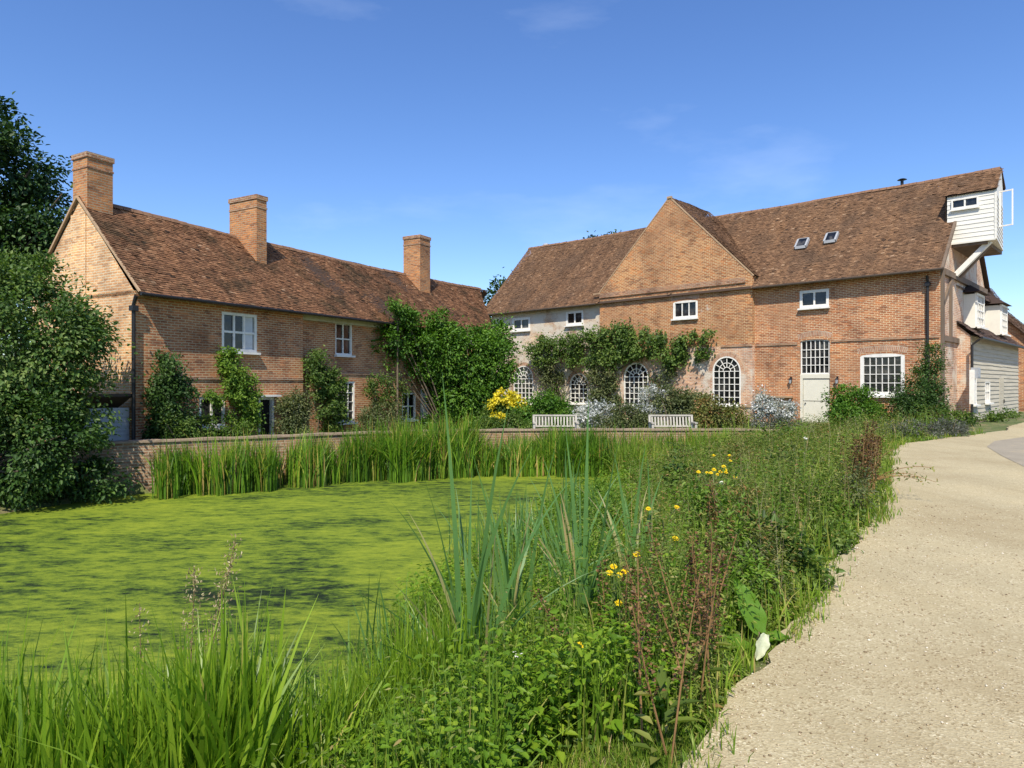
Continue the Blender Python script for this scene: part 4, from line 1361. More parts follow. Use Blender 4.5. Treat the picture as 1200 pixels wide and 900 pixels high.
def climber(name, label, cat, A, u, nrm, poly, clumps, per, crad, lsize, mat, seed, thick=.45, stems=(), group=None, aspect=.6):
    """leaves over a wall: poly outlines the plant on the wall plane in metres (s, z)"""
    rng = np.random.default_rng(seed)
    A, u, nrm = np.array(A), np.array(u), np.array(nrm)
    q = fac_pts(poly, A, u)
    lo, hi = q.min(0), q.max(0)
    pts = np.zeros((0, 2))
    while len(pts) < clumps:
        c = lo + (hi - lo) * rng.random((clumps * 2, 2))
        pts = np.concatenate([pts, c[inside(c, [tuple(p) for p in q])]])
    pts = pts[:clumps]
    dd = thick * (0.12 + 0.88 * rng.random(clumps) ** 1.3)
    cc = np.column_stack([A[0] + u[0] * pts[:, 0] + nrm[0] * dd, A[1] + u[1] * pts[:, 0] + nrm[1] * dd, pts[:, 1]])
    n = clumps * per
    ci = np.repeat(np.arange(clumps), per)
    cs = crad * (.6 + .8 * rng.random(clumps))
    off = rng.normal(size=(n, 3)) * .5
    pos = cc[ci] + off * cs[ci][:, None]
    # keep leaves outside the wall
    dist = (pos[:, 0] - A[0]) * nrm[0] + (pos[:, 1] - A[1]) * nrm[1]
    fix = np.maximum(0, .04 - dist)
    pos[:, 0] += nrm[0] * fix
    pos[:, 1] += nrm[1] * fix
    n3 = np.array((nrm[0], nrm[1], .35))
    dirs = n3 * .5 + rng.normal(0, .6, (n, 3)) + np.array([0, 0, -.5])
    up = n3 + np.array([0, 0, .5]) + rng.normal(0, .4, (n, 3))
    L = lsize * (.6 + .8 * rng.random(n))
    V, F = leaf_geo(rng, pos, dirs, up, L, L * aspect)
    ct = rng.normal(0, .15, clumps)
    T = np.clip(.5 + ct[ci] + rng.normal(0, .2, n), 0, 1)
    sm = float(q[:, 0].mean())
    bx, by = A + u * sm + nrm * .25
    base = np.array((bx, by, gz1(bx, by)))
    o = empty(name, base, 0, label, cat, group)
    pack('foliage', [(V, F, np.concatenate([T, T]))], M[mat], base, o)
    mb = MB()
    sl = [fac_pts(s, A, u) for s in stems] or [np.array([(sm + rng.normal(0, .2), base[2]), (sm, lo[1] + .2), (sm + rng.normal(0, .3), (lo[1] + hi[1]) / 2)])]
    for s in sl:
        p3 = [np.array((A[0] + u[0] * a + nrm[0] * .06, A[1] + u[1] * a + nrm[1] * .06, z)) - base for a, z in s]
        mb.tube(p3, list(np.linspace(.05, .018, len(p3))), 6)
    mb.build('stem', M['vine_stem'], o)
    return o


def tree(name, label, base, blobs, clumps, per, crad, lsize, mat, seed, trunk_r=.25, group=None, limbs=14, shell=.45, zmin=None, cat='tree'):
    rng = np.random.default_rng(seed)
    base = np.array(base, float)
    o = empty(name, base, 0, label, cat, group)
    V, F, T = cloud(rng, blobs, clumps, per, crad, lsize, shell, zmin=base[2] if zmin is None else zmin)
    pack('crown', [(V, F, T)], M[mat], base, o)
    cen = np.mean([b[0] for b in blobs], axis=0) - base
    mb = MB()
    fork = np.array((cen[0] * .3, cen[1] * .3, max(.8, cen[2] * .55)))
    mb.tube([(0, 0, -.3), (0.02, 0, fork[2] * .5), fork], [trunk_r * 1.25, trunk_r, trunk_r * .8], 10)
    for k in range(limbs):
        b = blobs[k % len(blobs)]
        e = np.array(b[0]) - base + unit(rng.normal(size=(1, 3)))[0] * np.array(b[1]) * .75
        s = fork * (.75 + .25 * rng.random())
        mid = (s + e) / 2 + rng.normal(0, .15, 3) + np.array((0, 0, .2))
        mb.tube([s, mid, e], [trunk_r * .5, trunk_r * .28, trunk_r * .07], 6)
    mb.build('trunk', M['bark'], o)
    return o


HA, HU, HN = (-10.8 + .02, 19.5), (.49, .871), (.871, -.49)
MA, MU, MN = (17.7, 28.2), (-.718, .696), (-.696, -.718)

# ------------------------------------------------------------------ trees
tree('dark_tree', 'tall dark green tree rising behind the left end of the brick house', (-26, 31, -.5),
     [((-26, 31, 9.0), (4.6, 4.5, 4.6)), ((-22.6, 30, 11.2), (2.1, 2.0, 1.6)), ((-22.0, 30, 8.4), (2.4, 2.2, 2.0)), ((-24, 30, 13.0), (2.2, 2, 1.5)), ((-21.0, 30, 6.3), (1.8, 1.8, 1.4)), ((-20.6, 30, 9.3), (1.5, 1.5, 1.3)), ((-20.9, 30, 7.9), (1.7, 1.5, 1.2)), ((-27, 30, 5), (4, 4, 3))],
     320, 150, .75, .20, 'oak_leaf', 51, .45, shell=.45, limbs=24)
tree('grey_green_tree', 'bushy grey-green tree growing over the house gable beside the pond', (-12.3, 17.3, -.6),
     [((-12.6, 17.0, 2.8), (2.3, 1.8, 1.9)), ((-11.0, 16.7, 2.5), (.85, 1.0, 1.0)), ((-12.7, 16.8, 4.0), (1.2, 1.2, .75)), ((-10.7, 16.9, 1.3), (.7, .8, .8)), ((-13.6, 16.4, 2.4), (1.8, 1.6, 2.0)), ((-11.6, 16.4, 1.0), (1.1, 1.0, .9))],
     270, 150, .42, .105, 'tree_leaf', 52, .16, shell=.68, limbs=26)
tree('overhanging_bush', 'dense dark bush overhanging the duckweed at the left bank of the pond', (-12.0, 15.5, -1.0),
     [((-11.6, 15.6, .2), (1.9, 1.0, 1.3)), ((-10.8, 16.3, -.2), (.9, .8, .8)), ((-13.2, 14.8, -.1), (1.8, 1.2, 1.2)), ((-10.1, 16.8, -.85), (.55, .5, .4)), ((-14.2, 13.0, -.1), (1.5, 1.5, 1.3))],
     215, 140, .36, .10, 'dark_leaf', 53, .09, shell=.68, limbs=14, zmin=-1.28, cat='bush')
tree('far_tree', 'leafy tree top showing in the gap between the house roof and the mill roof', (-.6, 62, -.4),
     [((-1.0, 62, 9.4), (1.5, 1.4, 1.5)), ((.6, 62, 8.2), (2.0, 1.8, 2.0)), ((-2.2, 62, 7.8), (1.0, 1.2, 1.2))], 50, 60, .8, .30, 'oak_leaf', 54, .25)
tree('far_tree', 'dark tree tip just showing above the mill ridge left of the gable', (9.6, 72, -.4),
     [((9.6, 72, 14.6), (2.2, 2, 2.4)), ((10.9, 72, 16.6), (.7, .8, 1.0)), ((8.2, 72, 16.1), (.7, .7, .9))], 50, 60, .8, .34, 'oak_leaf', 55, .25)

# ------------------------------------------------------------------ climbers and shrubs by the house
climber('climbing_shrub', 'dark green climber at the near corner of the house, beside the black downpipe', 'climber', HA, HU, HN,
        [(178, 428), (190, 416), (204, 444), (212, 472), (214, 520), (172, 522), (172, 460)], 80, 100, .28, .085, 'dark_leaf', 61, .8)
climber('climbing_vine', 'bright lime green vine trained over the door and window of the house', 'climber', HA, HU, HN,
        [(254, 420), (262, 402), (274, 434), (288, 444), (296, 480), (297, 520), (268, 525), (264, 474), (236, 468), (234, 462), (256, 456)], 75, 90, .2, .085, 'lime_leaf', 62, .5)
shrub('rounded_shrub', 'rounded olive shrub under the house window right of the dark doorway', 'shrub',
      [(spot(345, 480, 23.6), (.48, .45, .62)), (spot(345, 500, 23.4), (.5, .45, .5))], 60, 110, .28, .075, 'olive_leaf', 63)
climber('climbing_vine', 'mid green climber on the brick step of the house between two sash windows', 'climber', HA, HU, HN,
        [(357, 404), (366, 407), (372, 430), (392, 440), (393, 500), (378, 512), (362, 498), (364, 470), (355, 440)], 70, 110, .22, .09, 'rose_leaf', 64, .6)
climber('climbing_rose', 'sparse rose on the house wall left of the white cottage door', 'climber', HA, HU, HN,
        [(422, 447), (440, 440), (470, 446), (468, 478), (430, 480)], 38, 60, .25, .085, 'rose_leaf', 65, .4, stems=[[(452, 505), (462, 470), (466, 455)], [(430, 500), (440, 465), (436, 450)]])
shrub('garden_shrub', 'low feathery shrub against the house wall beneath the sash window', 'shrub',
      [(spot(455, 488, 27), (.9, .4, .55)), (spot(430, 500, 26), (.8, .4, .4))], 40, 90, .28, .08, 'olive_leaf', 66)
# the big climber in the corner
o = shrub('virginia_creeper', 'huge bright green creeper filling the corner between the house and the mill', 'climber',
      [(spot(455, 405, 29.4), (.9, .8, .95)), (spot(480, 405, 30.2), (1.1, .9, 1.3)), (spot(512, 412, 31.2), (1.2, 1.0, 1.5)), (spot(546, 420, 32), (1.5, 1.2, 1.5)), (spot(574, 425, 32.4), (1.0, 1.0, 1.6)),
       (spot(540, 465, 32), (1.5, 1.2, 1.5)), (spot(572, 470, 32.2), (1.0, 1.0, 1.4)), (spot(520, 490, 31.5), (.8, .9, 1.0)), (spot(470, 372, 29.6), (.5, .4, .35)), (spot(514, 375, 31), (.5, .5, .5)), (spot(580, 398, 33), (.6, .7, .9))],
      330, 140, .48, .13, 'ivy', 67, base=(spot(548, 505, 32)[0], 32, -.75), shell=.6)
climber('wild_vine', 'thin creeper shoots running up over the tiled eave of the house', 'climber', (-10.8 + .35, 19.5 - .2), HU, HN,
        [(445, 352), (455, 354), (480, 372), (484, 385), (470, 380), (452, 362)], 22, 60, .22, .10, 'ivy', 68, .3)

# ------------------------------------------------------------------ planting along the mill
climber('wisteria', 'broad wisteria spread across the mill front above the arched windows', 'climber', (MA[0] + MN[0] * .24, MA[1] + MN[1] * .24), MU, MN,
        [(624, 408), (640, 390), (664, 396), (700, 388), (722, 384), (742, 380), (768, 392), (794, 400), (812, 392), (838, 388), (838, 398), (828, 414), (812, 424), (788, 428), (770, 416), (752, 416), (738, 422), (726, 430), (712, 420), (694, 426), (664, 424), (650, 416), (640, 432), (628, 428)],
        165, 85, .36, .14, 'rose_leaf', 71, .65, stems=[[(706, 505), (704, 470), (712, 440), (730, 410)], [(640, 500), (660, 470), (652, 440), (640, 410)], [(712, 440), (760, 415), (830, 400)], [(704, 470), (680, 440), (650, 420)]])
climber('rambling_rose', 'loose straggling rose hanging between the middle arched windows of the mill', 'climber', (MA[0] + MN[0] * .24, MA[1] + MN[1] * .24), MU, MN,
        [(696, 440), (704, 430), (726, 440), (728, 480), (724, 505), (698, 505), (696, 470)], 85, 60, .36, .12, 'olive_leaf', 72, .6)
climber('rambling_rose', 'thin trailing rose hanging down left of the second arched window of the mill', 'climber', (MA[0] + MN[0] * .05, MA[1] + MN[1] * .05), MU, MN,
        [(632, 420), (648, 420), (662, 438), (660, 465), (650, 470), (640, 450)], 40, 45, .34, .12, 'olive_leaf', 69, .4)
climber('rambling_rose', 'half bare rose trained up the brickwork between the third arched window and the fourth', 'climber', (MA[0] + MN[0] * .24, MA[1] + MN[1] * .24), MU, MN,
        [(768, 430), (790, 432), (805, 450), (835, 462), (832, 480), (800, 490), (764, 480)], 48, 50, .45, .12, 'olive_leaf', 73, .6)
o = shrub('yellow_shrub', 'golden yellow flowering shrub beside the big creeper', 'shrub',
      [(spot(592, 480, 29), (.75, .5, .5)), (spot(580, 490, 28.6), (.5, .5, .4)), (spot(614, 488, 28.6), (.55, .5, .3))], 70, 100, .30, .09, 'rose_leaf', 74)
rng = np.random.default_rng(75)
V, F, T = cloud(rng, [(spot(591, 466, 28.6), (.55, .4, .22)), (spot(606, 474, 28.2), (.3, .3, .14)), (spot(573, 477, 28.2), (.2, .25, .16)), (spot(584, 490, 28), (.4, .3, .12)), (spot(620, 484, 28), (.4, .3, .14))], 44, 44, .17, .10, zmin=-.4, aspect=.8)
pack('flower_heads', [(V, F, T)], M['yellow_leaf'], o.location, o)
shrub('green_shrub', 'fresh green leafy shrub behind the left hand bench', 'shrub',
      [(spot(640, 482, 27), (1.05, .7, .75)), (spot(625, 490, 27), (.7, .6, .55)), (spot(655, 488, 27), (.6, .6, .55))], 90, 110, .32, .10, 'ivy', 76)
shrub('silver_plant', 'pale silver leaved plant at the right end of the left bench', 'plant',
      [(spot(690, 490, 25), (.6, .45, .42)), (spot(706, 481, 25.5), (.4, .4, .38)), (spot(720, 493, 25), (.3, .3, .3))], 60, 55, .2, .08, 'silver_leaf', 77)
shrub('mixed_border_plant', 'soft green border plants between the two benches', 'plant',
      [(spot(716, 496, 24.3), (.6, .35, .35)), (spot(738, 490, 24.6), (.7, .4, .5)), (spot(752, 498, 24.3), (.5, .35, .35))], 80, 80, .22, .07, 'olive_leaf', 78)
shrub('silver_plant', 'pale silver seed head plant behind the left end of the right bench', 'plant',
      [(spot(765, 472, 26), (.6, .4, .6)), (spot(752, 482, 26), (.4, .4, .4))], 45, 60, .22, .075, 'silver_leaf', 79)
shrub('mixed_border_plant', 'loose light green plant rising behind the right bench', 'plant',
      [(spot(786, 472, 25.6), (.6, .4, .6)), (spot(806, 478, 25.4), (.6, .4, .55))], 60, 70, .26, .085, 'olive_leaf', 80)
shrub('russet_shrub', 'russet and green shrub just right of the right bench', 'shrub',
      [(spot(838, 490, 24.6), (.75, .5, .5)), (spot(858, 492, 24.6), (.6, .5, .4)), (spot(828, 480, 25), (.4, .4, .5))], 80, 80, .26, .085, 'rust_leaf', 81)
shrub('silver_shrub', 'large silver white shrub left of the cream stable door', 'shrub',
      [(spot(896, 474, 26.5), (.42, .4, .5)), (spot(917, 481, 26.5), (.45, .4, .38)), (spot(888, 488, 26.4), (.3, .3, .3))], 64, 60, .2, .085, 'silver_leaf', 82)
shrub('rosemary_clump', 'low grey-green clump at the foot of the silver white shrub', 'plant',
      [(spot(905, 497, 25), (.9, .4, .28)), (spot(930, 498, 25), (.6, .4, .25))], 45, 80, .22, .06, 'lavender_leaf', 83)
shrub('laurel_bush', 'rounded glossy green bush right of the cream stable door', 'bush',
      [(spot(1002, 476, 27.2), (.95, .7, .75)), (spot(988, 486, 27), (.6, .6, .55)), (spot(1020, 488, 27), (.6, .6, .5))], 110, 120, .30, .09, 'ivy', 84)
shrub('dark_evergreen', 'dark evergreen bush against the right corner of the mill', 'bush',
      [(spot(1078, 470, 26.2), (.85, .7, 1.05)), (spot(1090, 440, 26.6), (.45, .4, .9)), (spot(1064, 482, 26), (.6, .6, .65)), (spot(1090, 485, 26), (.6, .6, .6)), (spot(1092, 412, 26.8), (.18, .18, .5))], 150, 130, .30, .075, 'dark_leaf', 85)
for i, (px, py, Y, lab) in enumerate(((1035, 513, 19.6, 'grey-green lavender mound at the left end of the low hedge in front of the mill'), (1072, 513, 20.4, 'grey-green lavender mound in the middle of the low hedge in front of the mill'), (1106, 512, 21.2, 'grey-green lavender mound at the right end of the low hedge by the lane'))):
    c = spot(px, py, Y); c[2] = .13
    shrub('lavender_bush', lab, 'bush', [(c, (.62, .5, .28)), (c + np.array((.4, .1, -.02)), (.35, .4, .25))], 70, 100, .2, .075, 'lavender_leaf', 86 + i, group='lavender hedge by the lane', aspect=.22)
shrub('wall_weeds', 'leafy weeds at the foot of the mill end wall beside the lane', 'plant',
      [(spot(1125, 496, 27.5), (.6, .5, .4)), (spot(1150, 495, 30), (.9, .5, .35)), (spot(1170, 490, 33), (.9, .5, .4)), (spot(1185, 492, 36), (1.0, .5, .4))], 70, 90, .3, .10, 'rose_leaf', 90)
shrub('terrace_plant', 'tuft of green leaves on the terrace beneath the yellow shrub', 'plant',
      [(spot(608, 497, 24.6), (.9, .4, .4)), (spot(570, 499, 25), (.5, .35, .3))], 60, 80, .22, .08, 'rose_leaf', 91)
shrub('terrace_plant', 'low leafy plants on the terrace between the doorway and the corner of the house', 'plant',
      [(spot(235, 505, 20.8), (.6, .4, .4)), (spot(275, 510, 21.4), (.6, .4, .35)), (spot(205, 505, 19.8), (.5, .4, .5))], 60, 90, .26, .08, 'rose_leaf', 92)


# ------------------------------------------------------------------ reeds and grass
def clump_blades(rng, cx, cy, rx, ry, n, h, hs, wd, z=None, bend=.25, segs=5, bmax=.9, twist=.6, dryp=.05):
    a = rng.random(n) * 2 * math.pi
    r = np.sqrt(rng.random(n))
    x, y = cx + rx * r * np.cos(a), cy + ry * r * np.sin(a)
    zz = ground_z(np.stack([x, y], 1)) if z is None else np.full(n, z)
    zz = np.maximum(zz, WATER_Z - .05)
    hh = np.clip(rng.normal(h, hs, n), h * .4, h * 1.35)
    ang = np.where(rng.random(n) < .45, rng.random() * 6.28 + rng.normal(0, .5, n), rng.random(n) * 2 * math.pi)
    bd2 = np.clip(np.abs(rng.normal(0, bend, n)), 0, bmax)
    V, F, s = blade_geo(rng, np.stack([x, y, zz], 1), hh, wd * (.6 + .7 * rng.random(n)), ang, bd2, segs, twist)
    T = np.clip(rng.normal(.5, .18, n) + rng.normal(0, .13), 0, .86)
    dry = rng.random(n) < dryp
    hh[dry] *= .8
    T[dry] = .9 + .1 * rng.random(dry.sum())
    return V, F, np.tile(T, s)


# the bed of reeds along the foot of the wall
rng = np.random.default_rng(101)
parts = []
line = densify(WALL_LINE, .1)
def wall_at(x):
    xs, ys = zip(*line)
    return float(np.interp(x, xs, ys))
for k in range(128):
    x = rng.uniform(-8.9, 7.9)
    px = 600 + 800 * x / wall_at(x)
    if 232 < px < 262 and rng.random() < .8: continue
    y = wall_at(x) - .2 - 1.25 * rng.random() ** 1.6
    hgt = (1.0 + .68 * rng.random()) * (1.0 + .22 * (px > 430) * (px < 560)) * (.82 if 560 < px < 640 else 1) * (.98 if px > 745 else 1)
    parts.append(clump_blades(rng, x, y, .38, .28, 80, hgt, .2, .036, WATER_Z - .02, .30, dryp=.12))
tag(pack('reed_bed', parts, M['reed'], (0, 22, WATER_Z)), 'long bed of green reeds standing in the duckweed along the pond wall', 'reeds', kind='stuff')
for i, (px, w2, hgt, lab) in enumerate(((672, 34, 1.48, 'tall arching dark reed clump in front of the gap between the two benches'), (214, 16, 1.25, 'isolated pale reed clump at the left end of the pond wall'), (480, 22, 1.6, 'tallest reed clump against the wall below the white cottage door'))):
    Y = 21.6 if px > 600 else (18.3 if px < 300 else 20.7)
    x = (px - 600) / 800 * Y
    y = min(Y, wall_at(x) - .5)
    p = [clump_blades(rng, x + rng.uniform(-1, 1) * w2 / 800 * Y, y + rng.normal(0, .2), .3, .3, 70, hgt, .2, .04, WATER_Z - .02, .38) for _ in range(9)]
    tag(pack('reed_clump', p, M['reed'], (x, y, WATER_Z)), lab, 'reeds', 'reed clumps by the pond wall')
# rushes and low sedge at the right hand end of the pond
p = []
for k in range(60):
    tq = rng.random()
    x, y = 3.0 + tq * 4.6 + rng.normal(0, .3), 20.2 + tq * 1.6 + rng.normal(0, .5)
    p.append(clump_blades(rng, x, y, .35, .35, 60, .95 + .35 * rng.random(), .18, .035, None, .35))
tag(pack('sedge', p, M['verge_grass'], (5, 21, -1.2)), 'light green sedge massed in the right corner of the pond', 'sedge', kind='stuff')

# bank: positions between pond edge and path
def bank_points(rng, n, y0=2.5, y1=22.3, power=1.0):
    o = np.zeros((0, 2))
    ne = np.array(NEAR_EDGE)
    while len(o) < n:
        u = rng.random(n * 2)
        y = y0 * (y1 / y0) ** (u ** power)
        xl = np.interp(y, ne[2:, 1], ne[2:, 0]) - .45
        pe_ = np.array(PATH_EDGE)
        xr = np.interp(y, pe_[:, 1], pe_[:, 0])
        x = xl + (xr - xl) * rng.random(n * 2)
        q = np.stack([x, y], 1)
        px, pyb = 600 + 800 * x / y, 450 + 800 * (1.6 + .2) / y
        ok = ~((y < 3.25) & (x > -.05)) & (np.hypot(x - 1.45, y - 4.12) > .24)
        o = np.concatenate([o, q[ok]])
    return o[:n]


def path_gap(P):
    return np.where(inside(P, PATH), 0, seg_dist(P, PATH_EDGE))


def in_px(P):
    return 600 + 800 * P[:, 0] / P[:, 1]


rng = np.random.default_rng(111)
# leafy undergrowth
def leafy(name, label, n, mat, seed, hmin, hmax, leaf, sel, nl=24, aspect=.5, spread=.13, y1=22.3):
    rng = np.random.default_rng(seed)
    P = bank_points(rng, n, y1=y1)
    P = P[sel(P, rng)]
    g = path_gap(P)
    hgt = (hmin + (hmax - hmin) * (.5 + .5 * vnoise(P[:, 0], P[:, 1], 1.4, seed)) * (.7 + .3 * rng.random(len(P)))) * sstep(.12 + g / .55)
    scale = np.clip(.75 + P[:, 1] / 14, .8, 1.9)          # farther stems carry fewer, larger sprays
    z0 = np.maximum(ground_z(P), WATER_Z)
    k = len(P)
    ti = np.tile(np.linspace(.12, 1, nl), k) + rng.normal(0, .03, k * nl)
    i = np.repeat(np.arange(k), nl)
    lean = rng.normal(0, .16, (k, 2))
    a = np.tile(np.arange(nl) * 2.4, k) + rng.random(k).repeat(nl) * 6.28
    rr = spread * scale[i] * (1.25 - .75 * ti) * (.3 + .7 * rng.random(k * nl))
    pos = np.stack([P[i, 0] + lean[i, 0] * hgt[i] * ti + rr * np.cos(a) * .5, P[i, 1] + lean[i, 1] * hgt[i] * ti + rr * np.sin(a) * .5, z0[i] + hgt[i] * ti], 1)
    d = np.stack([np.cos(a), np.sin(a), .25 - .5 * rng.random(k * nl)], 1)
    up = np.stack([-.4 * np.cos(a), -.4 * np.sin(a), np.ones(k * nl)], 1) + rng.normal(0, .35, (k * nl, 3))
    L = leaf * scale[i] * (.55 + .7 * rng.random(k * nl)) * (1.15 - .5 * ti)
    V, F = leaf_geo(rng, pos, d, up, L, L * aspect, .2, .25)
    sh = rng.normal(0, .16, k)
    T = np.clip(.5 + sh[i] + rng.normal(0, .14, k * nl), 0, 1)
    # stems
    sb = np.stack([P[:, 0], P[:, 1], z0], 1)
    Vs, Fs, s = blade_geo(rng, sb, hgt, np.full(k, .012) * scale, np.arctan2(lean[:, 1], lean[:, 0]), np.linalg.norm(lean, axis=1), 3)
    tag(pack(name, [(V, F, np.concatenate([T, T])), (Vs, Fs, np.tile(np.full(k, .4), s))], M[mat], (1, 6, -.5)), label, 'undergrowth', kind='stuff')


def dull_zone(P):
    return np.clip((in_px(P) - 690) / 170, 0, 1)
leafy('nettle_bed', 'bright green leafy undergrowth covering the pond bank', 4300, 'nettle', 121, .30, .88, .068, lambda P, r: (r.random(len(P)) > dull_zone(P) * .8) & (vnoise(P[:, 0], P[:, 1], 1.1, 3) > -.55), nl=26)
leafy('weed_bed', 'dull green and brown weeds covering the bank beside the gravel path', 4600, 'weed', 122, .40, 1.30, .05, lambda P, r: (r.random(len(P)) < .12 + dull_zone(P)), nl=26, aspect=.32)
leafy('herb_layer', 'small dark green leaves carpeting the ground of the pond bank', 3600, 'tree_leaf', 123, .06, .30, .05, lambda P, r: r.random(len(P)) < .9, nl=12, aspect=.6, spread=.2)

leafy('tall_weeds', 'tall pale green weeds standing in loose drifts on the pond bank', 2600, 'lime_leaf', 124, .75, 1.35, .055, lambda P, r: (vnoise(P[:, 0], P[:, 1], 1.3, 12) > .22) & (in_px(P) > 640), nl=30, aspect=.26, spread=.16)
leafy('brown_weeds', 'tall olive and brown seeding weeds standing in patches along the bank', 2600, 'rust_leaf', 125, .75, 1.40, .045, lambda P, r: (vnoise(P[:, 0], P[:, 1], 1.6, 22) > .15) & (in_px(P) > 740), nl=30, aspect=.28, spread=.13)

# distinct bulging weed plants breaking up the bank
rng = np.random.default_rng(126)
for nm, lab, mat_, k_, ls_, lo, hi, asp in (('leafy_weeds', 'bulging light green weed clumps dotted over the bank', 'lime_leaf', 13, .042, 640, 940, .36),
                              ('bramble', 'mid green bramble clumps dotted over the bank', 'rose_leaf', 7, .048, 760, 1000, .55),
                              ('seeding_weeds', 'olive brown seeding weed clumps dotted over the right of the bank', 'rust_leaf', 14, .034, 790, 1020, .3),
                              ('grey_weeds', 'dull olive weed clumps dotted over the right of the bank', 'olive_leaf', 10, .036, 800, 1020, .3)):
    ps = []
    while len(ps) < k_:
        P = bank_points(rng, 1, 4.3, 21)
        if not lo < in_px(P)[0] < hi or path_gap(P)[0] < .32: continue
        x_, y_ = P[0]; g_ = gz1(x_, y_)
        h_ = rng.uniform(.5, 1.02) * min(1, .5 + path_gap(P)[0]); r_ = rng.uniform(.09, .20) * min(1.8, .8 + y_ / 14)
        bl = [((x_, y_, g_ + h_ * .5), (r_, r_, h_ * .5)), ((x_ + rng.normal(0, r_ * .5), y_ + rng.normal(0, r_ * .5), g_ + h_ * .72), (r_ * .6, r_ * .6, h_ * .4))]
        ps.append(cloud(rng, bl, 44, 34, .12 * min(1.8, .7 + y_ / 12), ls_ * min(1.7, .75 + y_ / 14), .4, zmin=g_, aspect=asp))
    tag(pack(nm, ps, M[mat_], (3, 10, -.3)), lab, 'weeds', kind='stuff')

# bank grasses
rng = np.random.default_rng(131)
P = bank_points(rng, 17000)
g = path_gap(P)
z0 = np.maximum(ground_z(P), WATER_Z - .03)
n = len(P)
hb = (.34 + .68 * (.5 + .5 * vnoise(P[:, 0], P[:, 1], 1.7, 8))) * (.45 + .55 * sstep(g / .8)) * (.7 + .5 * rng.random(n))
sc2 = np.clip(.7 + P[:, 1] / 9, .8, 2.6)
V, F, s = blade_geo(rng, np.column_stack([P, z0]), hb, .010 * sc2 * (.7 + .6 * rng.random(n)), rng.random(n) * 6.28, np.abs(rng.normal(.12, .35, n)).clip(0, .95), 4)
T = np.clip(rng.normal(.42, .2, n) + .12 * dull_zone(P), 0, .82)
dry = rng.random(n) < (.04 + .10 * dull_zone(P))
T[dry] = .84 + .16 * rng.random(dry.sum())
tag(pack('bank_grass', [(V, F, np.tile(T, s))], M['verge_grass'], (1, 6, -.5)), 'mixed green and straw coloured grass growing all over the pond bank', 'grass', kind='stuff')
# short verge grass creeping onto the gravel edge and worn turf near the camera
n = 24000
y = 2.4 * (22 / 2.4) ** rng.random(n)
pe_ = np.array(PATH_EDGE)
xr = np.interp(y, pe_[:, 1], pe_[:, 0])
x = xr - np.where(y < 4.2, .24, .12) + rng.normal(0, 1, n) * np.where(y < 4.2, .10, .16) + .18 * vnoise(xr, y, 1.6, 6) * (y > 3.6)
k2 = 7000
x = np.concatenate([x, rng.uniform(-.5, 1.0, k2)]); y = np.concatenate([y, rng.uniform(2.3, 3.6, k2)])
P = np.stack([x, y], 1)
gin = np.where(inside(P, PATH), seg_dist(P, PATH_EDGE), 0)
P = P[(gin <= 0) | (rng.random(len(P)) < np.where(P[:, 1] < 4, .45, .8) * np.exp(-gin / .10) * (vnoise(P[:, 0], P[:, 1], 2.2, 4) > -.25))]
n = len(P)
z0 = ground_z(P); z0 = np.where(inside(P, PATH), 0, z0)
V, F, s = blade_geo(rng, np.column_stack([P, z0 - .01]), (.04 + .09 * rng.random(n)) * np.clip(.8 + P[:, 1] / 14, 1, 2), .006 * np.clip(.7 + P[:, 1] / 7, 1, 3) * (.7 + .6 * rng.random(n)), rng.random(n) * 6.28, np.abs(rng.normal(.3, .4, n)).clip(0, .95), 3)
T = np.clip(rng.normal(.5, .25, n), 0, 1)
tag(pack('verge_grass', [(V, F, np.tile(T, s))], M['verge_grass'], (1, 5, 0)), 'short worn verge grass along the edge of the gravel path', 'grass', kind='stuff')

# big stands of broad grass in the foreground
def stand(name, label, cx, cy, rx, ry, n, h, hs, wd, seed, mat='fg_grass', bend=.22, group='stands of broad grass at the near water edge', subs=1):
    rng = np.random.default_rng(seed)
    ps = []
    for _ in range(subs):
        a, r = rng.random() * 6.28, math.sqrt(rng.random()) * .8
        ps.append(clump_blades(rng, cx + rx * r * math.cos(a), cy + ry * r * math.sin(a), rx * .45, ry * .45, n // subs, h * rng.uniform(.80, 1.10), hs, wd, None, bend, 7, dryp=.008))
    return tag(pack(name, ps, M[mat], (cx, cy, max(gz1(cx, cy), WATER_Z))), label, 'grass', group)
stand('broad_grass', 'largest stand of broad bright grass in the bottom left corner', -1.68, 3.30, .58, .42, 2100, 1.40, .18, .037, 141, subs=22, bend=.26)
stand('broad_grass', 'shorter broad grass sloping off the left edge of the bottom left stand', -2.2, 3.15, .62, .4, 2000, 1.50, .17, .035, 142, subs=14)
stand('broad_grass', 'dark tipped broad grass leaning right beside the bottom left stand', -1.10, 3.35, .25, .3, 420, 1.0, .16, .028, 143, bend=.42, subs=7)
stand('slender_grass', 'upright slender grass stand on the near bank below the cattails', -.50, 4.2, .45, .50, 800, 1.02, .16, .018, 144, subs=18)
stand('slender_grass', 'slender grass stand at the water edge left of the cattails', -.85, 3.9, .22, .4, 420, 1.02, .17, .017, 145, subs=9)
# thin reeds through the middle of the bank
rng = np.random.default_rng(146)
p = []
for k in range(26):
    yq = rng.uniform(5.5, 12)
    xq = np.interp(yq, np.array(NEAR_EDGE)[2:, 1], np.array(NEAR_EDGE)[2:, 0]) + rng.uniform(-.35, 1.3)
    p.append(clump_blades(rng, xq, yq, .35, .35, 11, 1.05, .22, .026, None, .25, 6))
tag(pack('young_reeds', p, M['cattail'], (0, 9, -1)), 'thin grey-green young reeds scattered along the near water edge', 'reeds', kind='stuff')


